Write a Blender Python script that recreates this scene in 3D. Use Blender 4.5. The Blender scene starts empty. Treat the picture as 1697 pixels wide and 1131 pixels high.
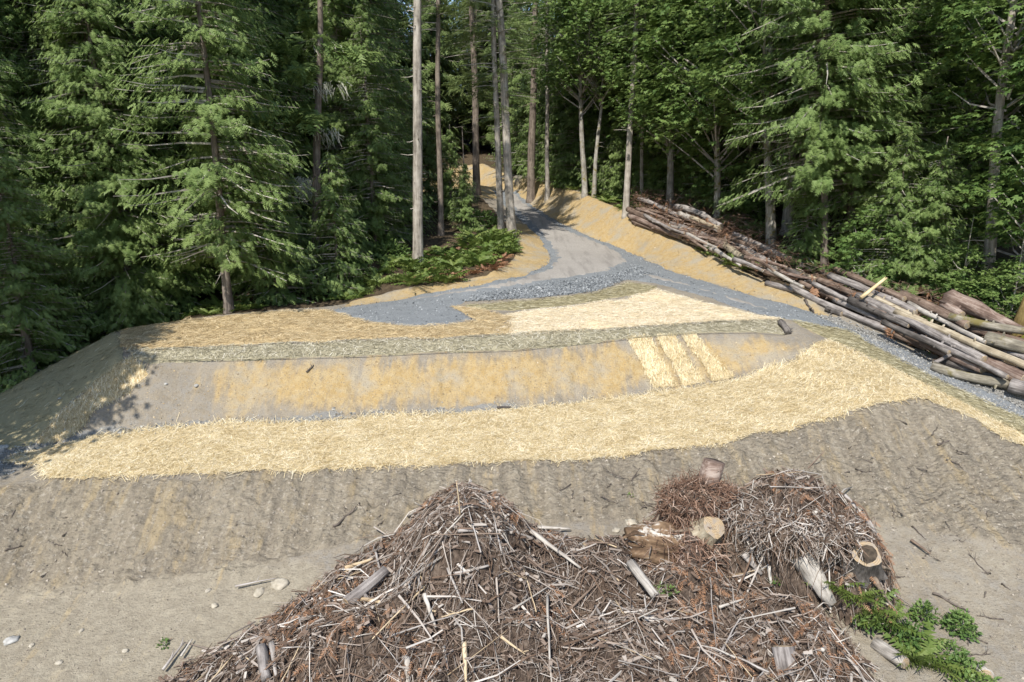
import bpy, math, random
import numpy as np
from mathutils import Vector, Matrix, Quaternion
from mathutils.geometry import delaunay_2d_cdt

scene = bpy.context.scene
COL = scene.collection
RNG = np.random.default_rng(7)
random.seed(7)

# ------------------------------------------------------------------ camera
CZ = 10.0                       # camera height above the lowest ground
PITCH = math.radians(14.0)
F = 1131.0                      # focal length in pixels of the 1697 px wide photograph
CX, CY = 848.5, 565.5
cam_d = bpy.data.cameras.new('camera')
cam_d.sensor_width = 36.0
cam_d.lens = 36.0 * F / 1697.0
cam_d.clip_start = 0.1
cam_d.clip_end = 2000.0
cam = bpy.data.objects.new('camera', cam_d)
cam.location = (0, 0, CZ)
cam.rotation_euler = (math.pi / 2 - PITCH, 0, 0)
COL.objects.link(cam)
scene.camera = cam

# ------------------------------------------------------------------ sky, sun, exposure
SUN_EL = math.radians(51.0)
SUN_H = Vector((-0.36, -0.93, 0)).normalized()
to_sun = Vector((SUN_H.x * math.cos(SUN_EL), SUN_H.y * math.cos(SUN_EL), math.sin(SUN_EL)))
w = bpy.data.worlds.new('World')
scene.world = w
w.use_nodes = True
nt = w.node_tree
bg = nt.nodes['Background']
sky = nt.nodes.new('ShaderNodeTexSky')
sky.sky_type = 'NISHITA'
sky.sun_disc = False
sky.sun_elevation = SUN_EL
sky.sun_rotation = math.atan2(SUN_H.x, SUN_H.y)
sky.air_density = 1.0
sky.dust_density = 0.6
nt.links.new(sky.outputs[0], bg.inputs[0])
bg.inputs[1].default_value = 0.15
sl = bpy.data.lights.new('sun', 'SUN')
sl.energy = 4.8
sl.angle = math.radians(0.53)
sl.color = (1.0, 0.955, 0.88)
so = bpy.data.objects.new('sun', sl)
so.rotation_euler = to_sun.to_track_quat('Z', 'Y').to_euler()
so.location = (-20, -10, 40)
COL.objects.link(so)
scene.view_settings.view_transform = 'Standard'
scene.view_settings.look = 'None'
scene.view_settings.exposure = 0.52
scene.view_settings.gamma = 1.0
scene.view_settings.use_curve_mapping = False
scene.render.engine = 'CYCLES'
scene.cycles.max_bounces = 6
scene.cycles.diffuse_bounces = 4
scene.cycles.transmission_bounces = 4
scene.cycles.transparent_max_bounces = 4
scene.cycles.caustics_reflective = False
scene.cycles.caustics_refractive = False

# ------------------------------------------------------------------ helpers
CT, ST = math.cos(PITCH), math.sin(PITCH)

def ray(px, py):
    px = np.asarray(px, float); py = np.asarray(py, float)
    u = (px - CX) / F; v = (CY - py) / F
    return np.stack([u, CT + v * ST, v * CT - ST], -1)

def at_depth(px, py, d):
    r = ray(px, py)
    t = d / r[..., 1]
    p = r * np.asarray(t)[..., None]
    p[..., 2] += CZ
    return p

def at_level(px, py, z):
    """point of that pixel at relative height z below the camera (negative)"""
    r = ray(px, py)
    t = z / r[..., 2]
    p = r * np.asarray(t)[..., None]
    p[..., 2] += CZ
    return p

_lat = {}
def vnoise(x, y, sx, sy=None, seed=0):
    """smooth value noise 0..1"""
    sy = sy or sx
    if seed not in _lat:
        _lat[seed] = np.random.default_rng(1000 + seed).random((256, 256))
    L = _lat[seed]
    fx = np.asarray(x, float) / sx + 1000.3; fy = np.asarray(y, float) / sy + 1000.7
    ix = np.floor(fx).astype(int); iy = np.floor(fy).astype(int)
    tx = fx - ix; ty = fy - iy
    tx = tx * tx * (3 - 2 * tx); ty = ty * ty * (3 - 2 * ty)
    a = L[ix % 256, iy % 256]; b = L[(ix + 1) % 256, iy % 256]
    c = L[ix % 256, (iy + 1) % 256]; d = L[(ix + 1) % 256, (iy + 1) % 256]
    return (a * (1 - tx) + b * tx) * (1 - ty) + (c * (1 - tx) + d * tx) * ty

def fbm(x, y, s, seed=0, o=4):
    r = 0; amp = 1; tot = 0
    for k in range(o):
        r = r + amp * vnoise(x, y, s, seed=seed + k); tot += amp
        amp *= .55; s *= .48
    return r / tot

def smooth(a, b, x):
    t = np.clip((x - a) / (b - a), 0, 1)
    return t * t * (3 - 2 * t)

class MB:
    """collects numpy pieces and links them as ONE mesh object"""
    def __init__(s): s.V = []; s.T = []; s.A = []; s.M = []; s.n = 0
    def add(s, V, T, tint=0.5, m=0):
        V = np.asarray(V, np.float32).reshape(-1, 3); T = np.asarray(T, np.int64).reshape(-1, 3)
        s.V.append(V); s.T.append(T + s.n); s.n += len(V)
        s.A.append(np.broadcast_to(np.asarray(tint, np.float32), (len(V),)))
        s.M.append(np.full(len(T), m, np.int32))
        return s
    def mesh(s, name, mats, smooth=False):
        V = np.concatenate(s.V); T = np.concatenate(s.T); A = np.concatenate(s.A); M = np.concatenate(s.M)
        me = bpy.data.meshes.new(name)
        me.vertices.add(len(V)); me.vertices.foreach_set('co', V.ravel())
        me.loops.add(len(T) * 3); me.loops.foreach_set('vertex_index', T.ravel().astype(np.int32))
        me.polygons.add(len(T)); me.polygons.foreach_set('loop_start', np.arange(0, len(T) * 3, 3, dtype=np.int32))
        me.polygons.foreach_set('material_index', M)
        me.polygons.foreach_set('use_smooth', np.full(len(T), smooth, bool))
        at = me.attributes.new('tint', 'FLOAT', 'POINT'); at.data.foreach_set('value', A.astype(np.float32))
        for m in (mats if isinstance(mats, (list, tuple)) else [mats]): me.materials.append(m)
        me.update(calc_edges=True)
        return me
    def build(s, name, mats, parent=None, smooth=False):
        return link(name, s.mesh(name, mats, smooth), parent)

def link(name, me, parent=None):
    o = bpy.data.objects.new(name, me); COL.objects.link(o)
    if parent is not None: o.parent = parent
    return o

def tag(o, label=None, cat=None, group=None, kind=None):
    if label: o['label'] = label
    if cat: o['category'] = cat
    if group: o['group'] = group
    if kind: o['kind'] = kind
    return o

def thing(name, label, cat, loc=(0, 0, 0), group=None):
    o = bpy.data.objects.new(name, None); COL.objects.link(o)
    o.location = loc
    o.empty_display_size = .2
    return tag(o, label, cat, group)

def perp(d):
    d = np.asarray(d, float)
    a = np.where(np.abs(d[..., 2:3]) < .9, np.array([0, 0, 1.]), np.array([1., 0, 0]))
    u = np.cross(d, a); u /= np.linalg.norm(u, axis=-1, keepdims=True) + 1e-9
    return u, np.cross(d, u)

def tube(P, R, sides=8, cap=True, rough=0, seed=0, flat=1.0):
    """one tube along points P; returns V, T"""
    P = np.asarray(P, float); k = len(P); R = np.broadcast_to(np.asarray(R, float), (k,))
    D = np.gradient(P, axis=0); D /= np.linalg.norm(D, axis=1, keepdims=True) + 1e-9
    u0, _ = perp(D.mean(0) / (np.linalg.norm(D.mean(0)) + 1e-9))
    a = np.arange(sides) * 2 * math.pi / sides
    g = np.random.default_rng(seed)
    V = []
    for i in range(k):
        u = u0 - D[i] * np.dot(u0, D[i]); u /= np.linalg.norm(u) + 1e-9
        v = np.cross(D[i], u)
        r = R[i] * (1 + rough * (g.random(sides) - .5) * 2)
        V.append(P[i] + (np.cos(a) * r)[:, None] * u + (np.sin(a) * r * flat)[:, None] * v)
    V = np.concatenate(V); T = []
    for i in range(k - 1):
        for j in range(sides):
            b = i * sides + j; c = i * sides + (j + 1) % sides
            T += [(b, c, c + sides), (b, c + sides, b + sides)]
    if cap:
        n = len(V); V = np.concatenate([V, P[:1], P[-1:]])
        e = (k - 1) * sides
        for j in range(sides):
            T += [(n, (j + 1) % sides, j), (n + 1, e + j, e + (j + 1) % sides)]
    return V, np.array(T)

def twigs(P0, P1, bend, r0, r1, sides=3):
    """many tubes of 3 rings at once; returns V, T, id per vertex"""
    N = len(P0); PM = (P0 + P1) / 2 + bend
    D = P1 - P0; D = D / (np.linalg.norm(D, axis=1, keepdims=True) + 1e-9)
    u, v = perp(D)
    a = np.arange(sides) * 2 * math.pi / sides
    rm = (r0 + r1) / 2
    rings = []
    for P, r in ((P0, r0), (PM, rm), (P1, r1)):
        rings.append(P[:, None] + (np.cos(a)[None, :, None] * u[:, None] + np.sin(a)[None, :, None] * v[:, None]) * np.asarray(r)[:, None, None])
    V = np.concatenate(rings, 1).reshape(-1, 3)
    t = []
    for i in range(2):
        for j in range(sides):
            b = i * sides + j; c = i * sides + (j + 1) % sides
            t += [(b, c, c + sides), (b, c + sides, b + sides)]
    e = 2 * sides
    t += [(e, e + 1, e + 2)] if sides == 3 else [(e, e + 1, e + 2), (e, e + 2, e + 3)]
    t = np.array(t)
    T = (t[None] + (np.arange(N) * sides * 3)[:, None, None]).reshape(-1, 3)
    return V, T, np.repeat(np.arange(N), sides * 3)

def scatter(tv, tt, P, X, Nn, S):
    """template (x along X, z along normal Nn) at points P scaled S; returns V, T, id"""
    X = X / (np.linalg.norm(X, axis=1, keepdims=True) + 1e-9)
    Y = np.cross(Nn, X); Y /= np.linalg.norm(Y, axis=1, keepdims=True) + 1e-9
    Z = np.cross(X, Y)
    M = np.stack([X, Y, Z], 1)                      # N,3,3 rows
    S = np.asarray(S, float)
    if S.ndim == 1: S = S[:, None, None]
    else: S = S[:, None, :]
    V = np.einsum('nki,nij->nkj', tv[None] * S, M) + P[:, None]
    T = (tt[None] + (np.arange(len(P)) * len(tv))[:, None, None]).reshape(-1, 3)
    return V.reshape(-1, 3), T, np.repeat(np.arange(len(P)), len(tv))

# ------------------------------------------------------------------ node materials
def NT(name):
    m = bpy.data.materials.new(name); m.use_nodes = True
    n = m.node_tree; b = n.nodes['Principled BSDF']
    b.inputs['Specular IOR Level'].default_value = .25
    return m, n, b

class G:
    """tiny node-graph writer"""
    def __init__(s, n): s.n = n
    def node(s, t, **kw):
        x = s.n.nodes.new(t)
        for k, v in kw.items(): setattr(x, k, v)
        return x
    def put(s, sock, v):
        if hasattr(v, 'links') or isinstance(v, bpy.types.NodeSocket): s.n.links.new(v, sock)
        else: sock.default_value = v
    def noise(s, co, sc, det=4, rough=.6, dist=0):
        x = s.node('ShaderNodeTexNoise'); s.put(x.inputs['Vector'], co)
        x.inputs['Scale'].default_value = sc; x.inputs['Detail'].default_value = det
        x.inputs['Roughness'].default_value = rough; x.inputs['Distortion'].default_value = dist
        return x.outputs['Fac']
    def math(s, op, a, b=0.0, c=None, clamp=False):
        x = s.node('ShaderNodeMath', operation=op, use_clamp=clamp)
        s.put(x.inputs[0], a); s.put(x.inputs[1], b)
        if c is not None: s.put(x.inputs[2], c)
        return x.outputs[0]
    def ramp(s, f, lo, hi, a=0.0, b=1.0):
        x = s.node('ShaderNodeMapRange', interpolation_type='SMOOTHSTEP'); s.put(x.inputs['Value'], f)
        x.inputs[1].default_value = lo; x.inputs[2].default_value = hi
        x.inputs[3].default_value = a; x.inputs[4].default_value = b
        return x.outputs[0]
    def mix(s, f, a, b, mode='MIX'):
        x = s.node('ShaderNodeMix', data_type='RGBA', blend_type=mode)
        s.put(x.inputs[0], f)
        for k, v in ((6, a), (7, b)):
            s.put(x.inputs[k], v if not isinstance(v, tuple) else (v + (1.0,))[:4])
        return x.outputs[2]
    def colors(s, f, stops):
        x = s.node('ShaderNodeValToRGB'); s.put(x.inputs[0], f)
        r = x.color_ramp
        while len(r.elements) > 1: r.elements.remove(r.elements[-1])
        r.elements[0].position = stops[0][0]; r.elements[0].color = stops[0][1] + (1,)
        for p, c in stops[1:]:
            e = r.elements.new(p); e.color = c + (1,)
        return x.outputs[0]
    def attr(s, name):
        x = s.node('ShaderNodeAttribute', attribute_name=name); return x.outputs['Fac']
    def bump(s, h, strength, dist, normal=None):
        x = s.node('ShaderNodeBump'); s.put(x.inputs['Height'], h)
        x.inputs['Strength'].default_value = strength; x.inputs['Distance'].default_value = dist
        if normal is not None: s.put(x.inputs['Normal'], normal)
        return x.outputs[0]
    def geo(s): return s.node('ShaderNodeNewGeometry').outputs
    def obj(s): return s.node('ShaderNodeTexCoord').outputs['Object']
    def scale(s, co, v):
        x = s.node('ShaderNodeMapping'); s.put(x.inputs[0], co); x.inputs['Scale'].default_value = v
        return x.outputs[0]

def leaf_mat(name, dark, mid, light, trans=.28, seed_amt=.35):
    """foliage: colour by the per-spray tint and a per-tree shift, part of the light passes through"""
    m, n, b = NT(name); g = G(n)
    oi = g.node('ShaderNodeObjectInfo')
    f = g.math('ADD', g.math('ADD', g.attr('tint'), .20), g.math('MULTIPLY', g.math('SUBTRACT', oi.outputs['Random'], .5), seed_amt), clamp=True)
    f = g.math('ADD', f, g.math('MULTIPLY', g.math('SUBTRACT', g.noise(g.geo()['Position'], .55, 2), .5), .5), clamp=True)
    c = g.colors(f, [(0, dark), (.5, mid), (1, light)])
    g.put(b.inputs['Base Color'], c); b.inputs['Roughness'].default_value = .55
    b.inputs['Specular IOR Level'].default_value = .3
    t = g.node('ShaderNodeBsdfTranslucent'); g.put(t.inputs[0], g.mix(.5, c, light))
    mx = g.node('ShaderNodeMixShader'); mx.inputs[0].default_value = trans
    n.links.new(b.outputs[0], mx.inputs[1]); n.links.new(t.outputs[0], mx.inputs[2])
    n.links.new(mx.outputs[0], n.nodes['Material Output'].inputs[0])
    return m

def wood_mat(name, stops, sx=9, sz=1.2, moss=None, bumps=.6, crack=None, ax='z'):
    """bark or weathered wood, streaked along the object's local x axis (logs) or z axis (trunks)"""
    m, n, b = NT(name); g = G(n)
    oi = g.node('ShaderNodeObjectInfo')
    co = g.obj()
    off = g.node('ShaderNodeVectorMath', operation='ADD'); g.put(off.inputs[0], co)
    cb = g.node('ShaderNodeCombineXYZ'); r = g.math('MULTIPLY', oi.outputs['Random'], 37.0)
    for k in range(3): g.put(cb.inputs[k], r)
    g.put(off.inputs[1], cb.outputs[0])
    st = g.scale(off.outputs[0], (sx, sx, sz) if ax == 'z' else (sz, sx, sx))
    a = g.noise(st, 1.0, 5, .65); bb = g.noise(off.outputs[0], 2.3, 3)
    f = g.math('ADD', g.math('MULTIPLY', a, .75), g.math('MULTIPLY', bb, .5))
    f = g.math('SUBTRACT', f, .12)
    f = g.math('ADD', f, g.math('MULTIPLY', g.math('SUBTRACT', g.attr('tint'), .5), .5), clamp=True)
    f = g.ramp(f, .22, .78)
    c = g.colors(f, stops)
    if moss:
        mk = g.ramp(g.noise(off.outputs[0], 1.6, 4, .7), moss[1], moss[1] + .16)
        c = g.mix(mk, c, moss[0])
    g.put(b.inputs['Base Color'], c); b.inputs['Roughness'].default_value = .9
    b.inputs['Specular IOR Level'].default_value = .12
    g.put(b.inputs['Normal'], g.bump(a, bumps, .03, g.bump(g.noise(off.outputs[0], 14, 4), .35, .02)))
    return m

def plain_mat(name, c1, c2, sc=20, rough=.9, bump=.3, island=0.0, dist=.01):
    m, n, b = NT(name); g = G(n)
    f = g.noise(g.obj(), sc, 4, .65)
    if island:
        f = g.math('ADD', g.math('MULTIPLY', f, 1 - island), g.math('MULTIPLY', g.geo()['Random Per Island'], island))
    c = g.mix(g.ramp(f, .3, .7), c1, c2)
    g.put(b.inputs['Base Color'], c); b.inputs['Roughness'].default_value = rough
    b.inputs['Specular IOR Level'].default_value = .15
    g.put(b.inputs['Normal'], g.bump(g.noise(g.obj(), sc * 1.7, 4), bump, dist))
    return m

def island_mat(name, stops, rough=.85, patch=0.0):
    """loose pieces (twigs, straw, stones): one tone per piece"""
    m, n, b = NT(name); g = G(n)
    f = g.geo()['Random Per Island']
    if patch:
        p = g.noise(g.geo()['Position'], 1.1, 3, .6)
        f = g.math('ADD', f, g.math('MULTIPLY', g.math('SUBTRACT', p, .5), patch), clamp=True)
    c = g.colors(f, stops)
    g.put(b.inputs['Base Color'], c); b.inputs['Roughness'].default_value = rough
    b.inputs['Specular IOR Level'].default_value = .12
    return m
# ------------------------------------------------------------------ terrain
_pts = []; _edges = []
def line(pts, close=False):
    """a break line of the ground, densified"""
    i0 = len(_pts)
    for a, b in zip(pts[:-1], pts[1:]):
        a = np.asarray(a); b = np.asarray(b)
        k = max(1, int(np.linalg.norm((b - a)[:2]) / 1.2))
        for j in range(k): _pts.append(a + (b - a) * j / k)
    _pts.append(np.asarray(pts[-1]))
    for i in range(i0, len(_pts) - 1): _edges.append((i, i + 1))
Lv = lambda px, py, z: at_level(px, py, z)
Dp = lambda px, py, d: at_depth(px, py, d)
W = lambda x, y, z: np.array([x, y, z + CZ], float)

# crest of the upper bank (front edge of the pad)
crest = [Lv(206, 583, -5.55), Lv(400, 573, -5.5), Lv(600, 564, -5.5), Lv(800, 558, -5.5), Lv(1000, 547, -5.5), Lv(1200, 533, -5.5), Lv(1296, 530, -5.5)]
line(crest)
# toe of the upper bank
toe = [Lv(-60, 790, -7.75), Lv(60, 742, -7.6), Lv(200, 715, -7.45), Lv(400, 698, -7.4), Lv(640, 690, -7.4), Lv(850, 677, -7.4), Lv(1000, 662, -7.35), Lv(1150, 641, -7.2), Lv(1250, 620, -6.85), Lv(1320, 592, -6.25), Lv(1348, 568, -5.85)]
line(toe)
# crest of the lower bank (outer edge of the terrace)
low = [Lv(-80, 845, -7.95), Lv(0, 812, -7.8), Lv(80, 795, -7.65), Lv(300, 790, -7.6), Lv(500, 781, -7.6), Lv(700, 773, -7.6), Lv(900, 766, -7.58), Lv(1050, 752, -7.5), Lv(1200, 735, -7.35), Lv(1350, 700, -6.95), Lv(1450, 672, -6.6), Lv(1515, 655, -6.4), Lv(1600, 690, -6.75), Lv(1697, 742, -7.2), Lv(1850, 830, -7.9)]
line(low)
# toe of the lower bank
ltoe = [Lv(-200, 1000, -9.7), Lv(0, 985, -9.45), Lv(250, 960, -9.2), Lv(400, 932, -8.95), Lv(560, 885, -8.55), W(-1.0, 15.2, -8.35), Lv(1000, 862, -8.3), W(4.5, 15.0, -8.4), W(6.5, 14.2, -8.6), Lv(1500, 985, -9.0), Lv(1697, 1131, -9.5)]
line(ltoe)
line([W(-30, 11.3, -10.0), W(-6, 11.2, -9.75), W(0, 11, -9.5), W(5, 11.0, -9.5), W(9, 10, -9.75), W(30, 8, -10.2)])
line([Lv(1500, 780, -7.75), Lv(1640, 900, -8.35), Lv(1750, 1000, -8.9)])
for p in (W(-60, 2, -10.4), W(0, 2, -10.2), W(60, 2, -10.6), W(0, -12, -10.6), W(-60, -12, -10.8), W(60, -12, -10.8)): _pts.append(p)
# right ramp: olive mat from the pad corner down to the right
line([Lv(1330, 527, -5.6), Lv(1450, 592, -6.0), Lv(1560, 645, -6.45), Lv(1697, 718, -7.1), Lv(1850, 800, -7.8)])
line([Lv(1400, 545, -5.75), Lv(1500, 598, -6.2), Lv(1600, 648, -6.65), Lv(1697, 690, -7.0), Lv(1850, 770, -7.8)])
# pad / road surface
for a in ((300, 545, -5.52), (500, 530, -5.5), (680, 525, -5.5), (560, 512, -5.5), (760, 500, -5.4), (880, 462, -5.15), (960, 470, -5.2), (1000, 440, -4.95),
          (1080, 470, -5.2), (1180, 500, -5.4), (1330, 515, -5.6), (1060, 430, -4.95), (940, 425, -4.8), (1000, 520, -5.45)):
    _pts.append(Lv(*a))
for a in ((905, 395, 46.5), (960, 395, 46.0), (860, 350, 57.0), (890, 352, 56.5), (830, 318, 66.0), (846, 318, 66.0)):
    _pts.append(Dp(*a))
# bank right of the road: foot and brow
line([Dp(850, 318, 66.5), Dp(895, 350, 57), Dp(975, 390, 47), Lv(1045, 418, -4.9), Lv(1110, 447, -5.08), Lv(1210, 478, -5.3), Lv(1330, 514, -5.6), Lv(1440, 560, -6.0), Lv(1560, 625, -6.5), Lv(1697, 680, -7.0)])
line([Dp(836, 290, 70), Dp(900, 298, 62), Dp(965, 322, 54), Dp(1045, 357, 45.5), Dp(1115, 392, 40.5), Dp(1180, 428, 35.6), Dp(1260, 465, 31.5), Dp(1340, 500, 28.2), Dp(1450, 545, 25.3), Dp(1560, 600, 22.6), Dp(1697, 655, 19.8), Dp(1850, 740, 17.5)])
# right forest floor
for p in (W(10, 56, -2.3), W(15, 46, -2.7), W(15, 37, -4.0), W(19, 31, -4.6), W(20, 26.5, -4.7), W(22, 22, -5.6), W(26, 18, -6.9), W(30, 30, -4.5), W(40, 25, -5), W(60, 40, -2), W(40, 60, 0), W(60, 20, -7)): _pts.append(p)
# island of ferns left of the road: orange bank foot and brow
line([Lv(575, 507, -5.5), Lv(640, 497, -5.45), Lv(760, 478, -5.3), Lv(850, 462, -5.18), Lv(905, 440, -4.95), Dp(915, 424, 40.5), Dp(900, 400, 44.5), Dp(872, 372, 50), Dp(838, 335, 61), Dp(815, 310, 67)])
line([Lv(590, 497, -5.35), Lv(650, 484, -5.2), Lv(740, 470, -5.0), Lv(810, 458, -4.85), Dp(850, 430, 37.6), Dp(858, 405, 41), Dp(856, 388, 43.0), Dp(835, 368, 48), Dp(800, 330, 58), Dp(790, 305, 66)])
for p in (Dp(695, 440, 35.2), Dp(760, 410, 39), Dp(640, 440, 34), Dp(730, 390, 41.5), Dp(700, 330, 56), Dp(600, 400, 42)): _pts.append(p)
# far road cut seen between the trunks and the hill behind
line([Dp(680, 318, 72), Dp(790, 322, 71)]); line([Dp(680, 283, 77), Dp(800, 274, 78)])
line([W(-70, 82, .9), W(-20, 82, .9), W(0, 82, .9), W(20, 80, .8), W(70, 80, 1)])
line([W(-130, 130, 10), W(0, 130, 10), W(130, 130, 10)])
line([W(-300, 320, 26), W(0, 320, 26), W(300, 320, 26)])
# back edge of the pad on the left and the forest floor behind
line([Lv(190, 548, -5.55), Lv(300, 533, -5.55), Lv(380, 523, -5.6), Lv(480, 516, -5.58), Lv(560, 508, -5.5)])
for p in (W(-14, 29.5, -6.0), W(-9, 31, -5.7), W(-8, 40, -4.6), W(-20, 34, -6.2), W(-24, 45, -4.5), W(-15, 55, -3), W(-45, 40, -6), W(-45, 60, -2.5)): _pts.append(p)
# left flank of the fill
line([Lv(206, 583, -5.55), Lv(190, 548, -5.55)])
line([Lv(190, 548, -5.55), Lv(100, 597, -6.55), Lv(0, 652, -7.45), Lv(-120, 716, -8.3)])
line([Lv(206, 583, -5.55), Lv(130, 650, -6.5), Lv(50, 722, -7.4)])
for p in (W(-15.5, 25.5, -8.3), W(-18.5, 24.8, -8.9), W(-23, 22, -9.4), W(-20, 28, -8.4), W(-28, 26, -9.3), W(-30, 16, -9.8), W(-24, 15, -9.7), W(-18.5, 15.5, -8.9), W(-60, 25, -9.5)): _pts.append(p)

P2 = np.array(_pts)
cv, ce, cf, *_ = delaunay_2d_cdt([Vector(p[:2]) for p in P2], _edges, [], 0, 1e-4)
cv2 = np.array([tuple(v) for v in cv])
dd = ((cv2[:, None] - P2[None, :, :2]) ** 2).sum(-1)
ix = np.argsort(dd, 1)[:, :3]
dw = 1 / (np.take_along_axis(dd, ix, 1) + 1e-6)
cz = (P2[ix, 2] * dw).sum(1) / dw.sum(1)
GX0, GY0, GS = -110.0, -12.0, 0.2
GNX, GNY = 1101, 960
GZ = np.full((GNX, GNY), np.nan)
for tri in cf:
    a, b, c = (cv2[i] for i in tri[:3]); za, zb, zc = (cz[i] for i in tri[:3])
    x0 = max(0, int((min(a[0], b[0], c[0]) - GX0) / GS)); x1 = min(GNX - 1, int((max(a[0], b[0], c[0]) - GX0) / GS) + 1)
    y0 = max(0, int((min(a[1], b[1], c[1]) - GY0) / GS)); y1 = min(GNY - 1, int((max(a[1], b[1], c[1]) - GY0) / GS) + 1)
    if x1 < x0 or y1 < y0: continue
    gx = GX0 + np.arange(x0, x1 + 1)[:, None] * GS; gy = GY0 + np.arange(y0, y1 + 1)[None] * GS
    den = (b[1] - c[1]) * (a[0] - c[0]) + (c[0] - b[0]) * (a[1] - c[1])
    if abs(den) < 1e-9: continue
    l1 = ((b[1] - c[1]) * (gx - c[0]) + (c[0] - b[0]) * (gy - c[1])) / den
    l2 = ((c[1] - a[1]) * (gx - c[0]) + (a[0] - c[0]) * (gy - c[1])) / den
    l3 = 1 - l1 - l2
    ins = (l1 > -1e-3) & (l2 > -1e-3) & (l3 > -1e-3)
    sub = GZ[x0:x1 + 1, y0:y1 + 1]
    sub[ins] = (l1 * za + l2 * zb + l3 * zc)[ins]
if np.isnan(GZ).any():
    for _ in range(400):
        nanm = np.isnan(GZ)
        if not nanm.any(): break
        for ax, sh in ((0, 1), (0, -1), (1, 1), (1, -1)):
            r = np.roll(GZ, sh, ax); f = np.isnan(GZ) & ~np.isnan(r); GZ[f] = r[f]
for _ in range(2):
    p = np.pad(GZ, 1, mode='edge')
    GZ = (p[:-2, 1:-1] + p[2:, 1:-1] + p[1:-1, :-2] + p[1:-1, 2:] + 2 * GZ) / 6

def H(x, y):
    x = np.asarray(x, float); y = np.asarray(y, float)
    fx = np.clip((x - GX0) / GS, 0, GNX - 1.001); fy = np.clip((y - GY0) / GS, 0, GNY - 1.001)
    ix = fx.astype(int); iy = fy.astype(int); tx = fx - ix; ty = fy - iy
    z = (GZ[ix, iy] * (1 - tx) + GZ[ix + 1, iy] * tx) * (1 - ty) + (GZ[ix, iy + 1] * (1 - tx) + GZ[ix + 1, iy + 1] * tx) * ty
    return z

TS = np.concatenate([np.arange(5, 45, .08), np.arange(45, 150, .3)])
def cast(px, py, h=0.0, surf=None):
    """where the ray of that photograph pixel meets the ground raised by h"""
    surf = surf or H
    r = ray(np.atleast_1d(px), np.atleast_1d(py)); out = np.zeros((len(r), 3))
    hh = np.broadcast_to(np.asarray(h, float), (len(r),))
    for s in range(0, len(r), 400):
        rr = r[s:s + 400]
        Q = rr[:, None] * TS[None, :, None]
        gap = Q[..., 2] + CZ - surf(Q[..., 0], Q[..., 1]) - hh[s:s + 400, None]
        hit = gap < 0
        k = np.where(hit.any(1), hit.argmax(1), len(TS) - 1); k = np.maximum(k, 1)
        i = np.arange(len(rr))
        g0 = gap[i, k - 1]; g1 = gap[i, k]
        f = np.where(hit.any(1), g0 / np.maximum(g0 - g1, 1e-6), 1)
        t = TS[k - 1] + (TS[k] - TS[k - 1]) * np.clip(f, 0, 1)
        out[s:s + 400] = rr * t[:, None] + np.array([0, 0, CZ])
    return out

def pix_poly(pts, step=.25, wig=.12, seed=0):
    """photograph outline -> dense, slightly ragged outline on the ground (x, y)"""
    pts = np.array(pts, float)
    dense = []
    for a, b in zip(pts, np.roll(pts, -1, 0)):
        k = max(1, int(np.linalg.norm(b - a) / 12))
        for j in range(k): dense.append(a + (b - a) * j / k)
    dense = np.array(dense)
    q = cast(dense[:, 0], dense[:, 1])[:, :2]
    out = []
    for a, b in zip(q, np.roll(q, -1, 0)):
        k = max(1, int(np.linalg.norm(b - a) / step))
        for j in range(k): out.append(a + (b - a) * j / k)
    q = np.array(out)
    t = np.roll(q, -1, 0) - np.roll(q, 1, 0); t /= np.linalg.norm(t, axis=1, keepdims=True) + 1e-9
    nrm = np.stack([t[:, 1], -t[:, 0]], 1)
    n = fbm(q[:, 0], q[:, 1], .9, seed=40 + seed, o=4) - .5
    return q + nrm * (n * 2 * wig * 2)[:, None]

def inside(poly, x, y):
    x = np.asarray(x); y = np.asarray(y); r = np.zeros(x.shape, bool)
    m = (x >= poly[:, 0].min()) & (x <= poly[:, 0].max()) & (y >= poly[:, 1].min()) & (y <= poly[:, 1].max())
    xs = x[m]; ys = y[m]; c = np.zeros(xs.shape, bool)
    for (x0, y0), (x1, y1) in zip(poly, np.roll(poly, -1, 0)):
        if y0 == y1: continue
        k = ((y0 > ys) != (y1 > ys)) & (xs < (x1 - x0) * (ys - y0) / (y1 - y0) + x0)
        c ^= k
    r[m] = c
    return r

def clean_poly(q):
    """drop points that come too close together so the outline stays simple"""
    keep = [q[0]]
    for p in q[1:]:
        if np.linalg.norm(p - keep[-1]) > .06: keep.append(p)
    return np.array(keep)

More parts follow.
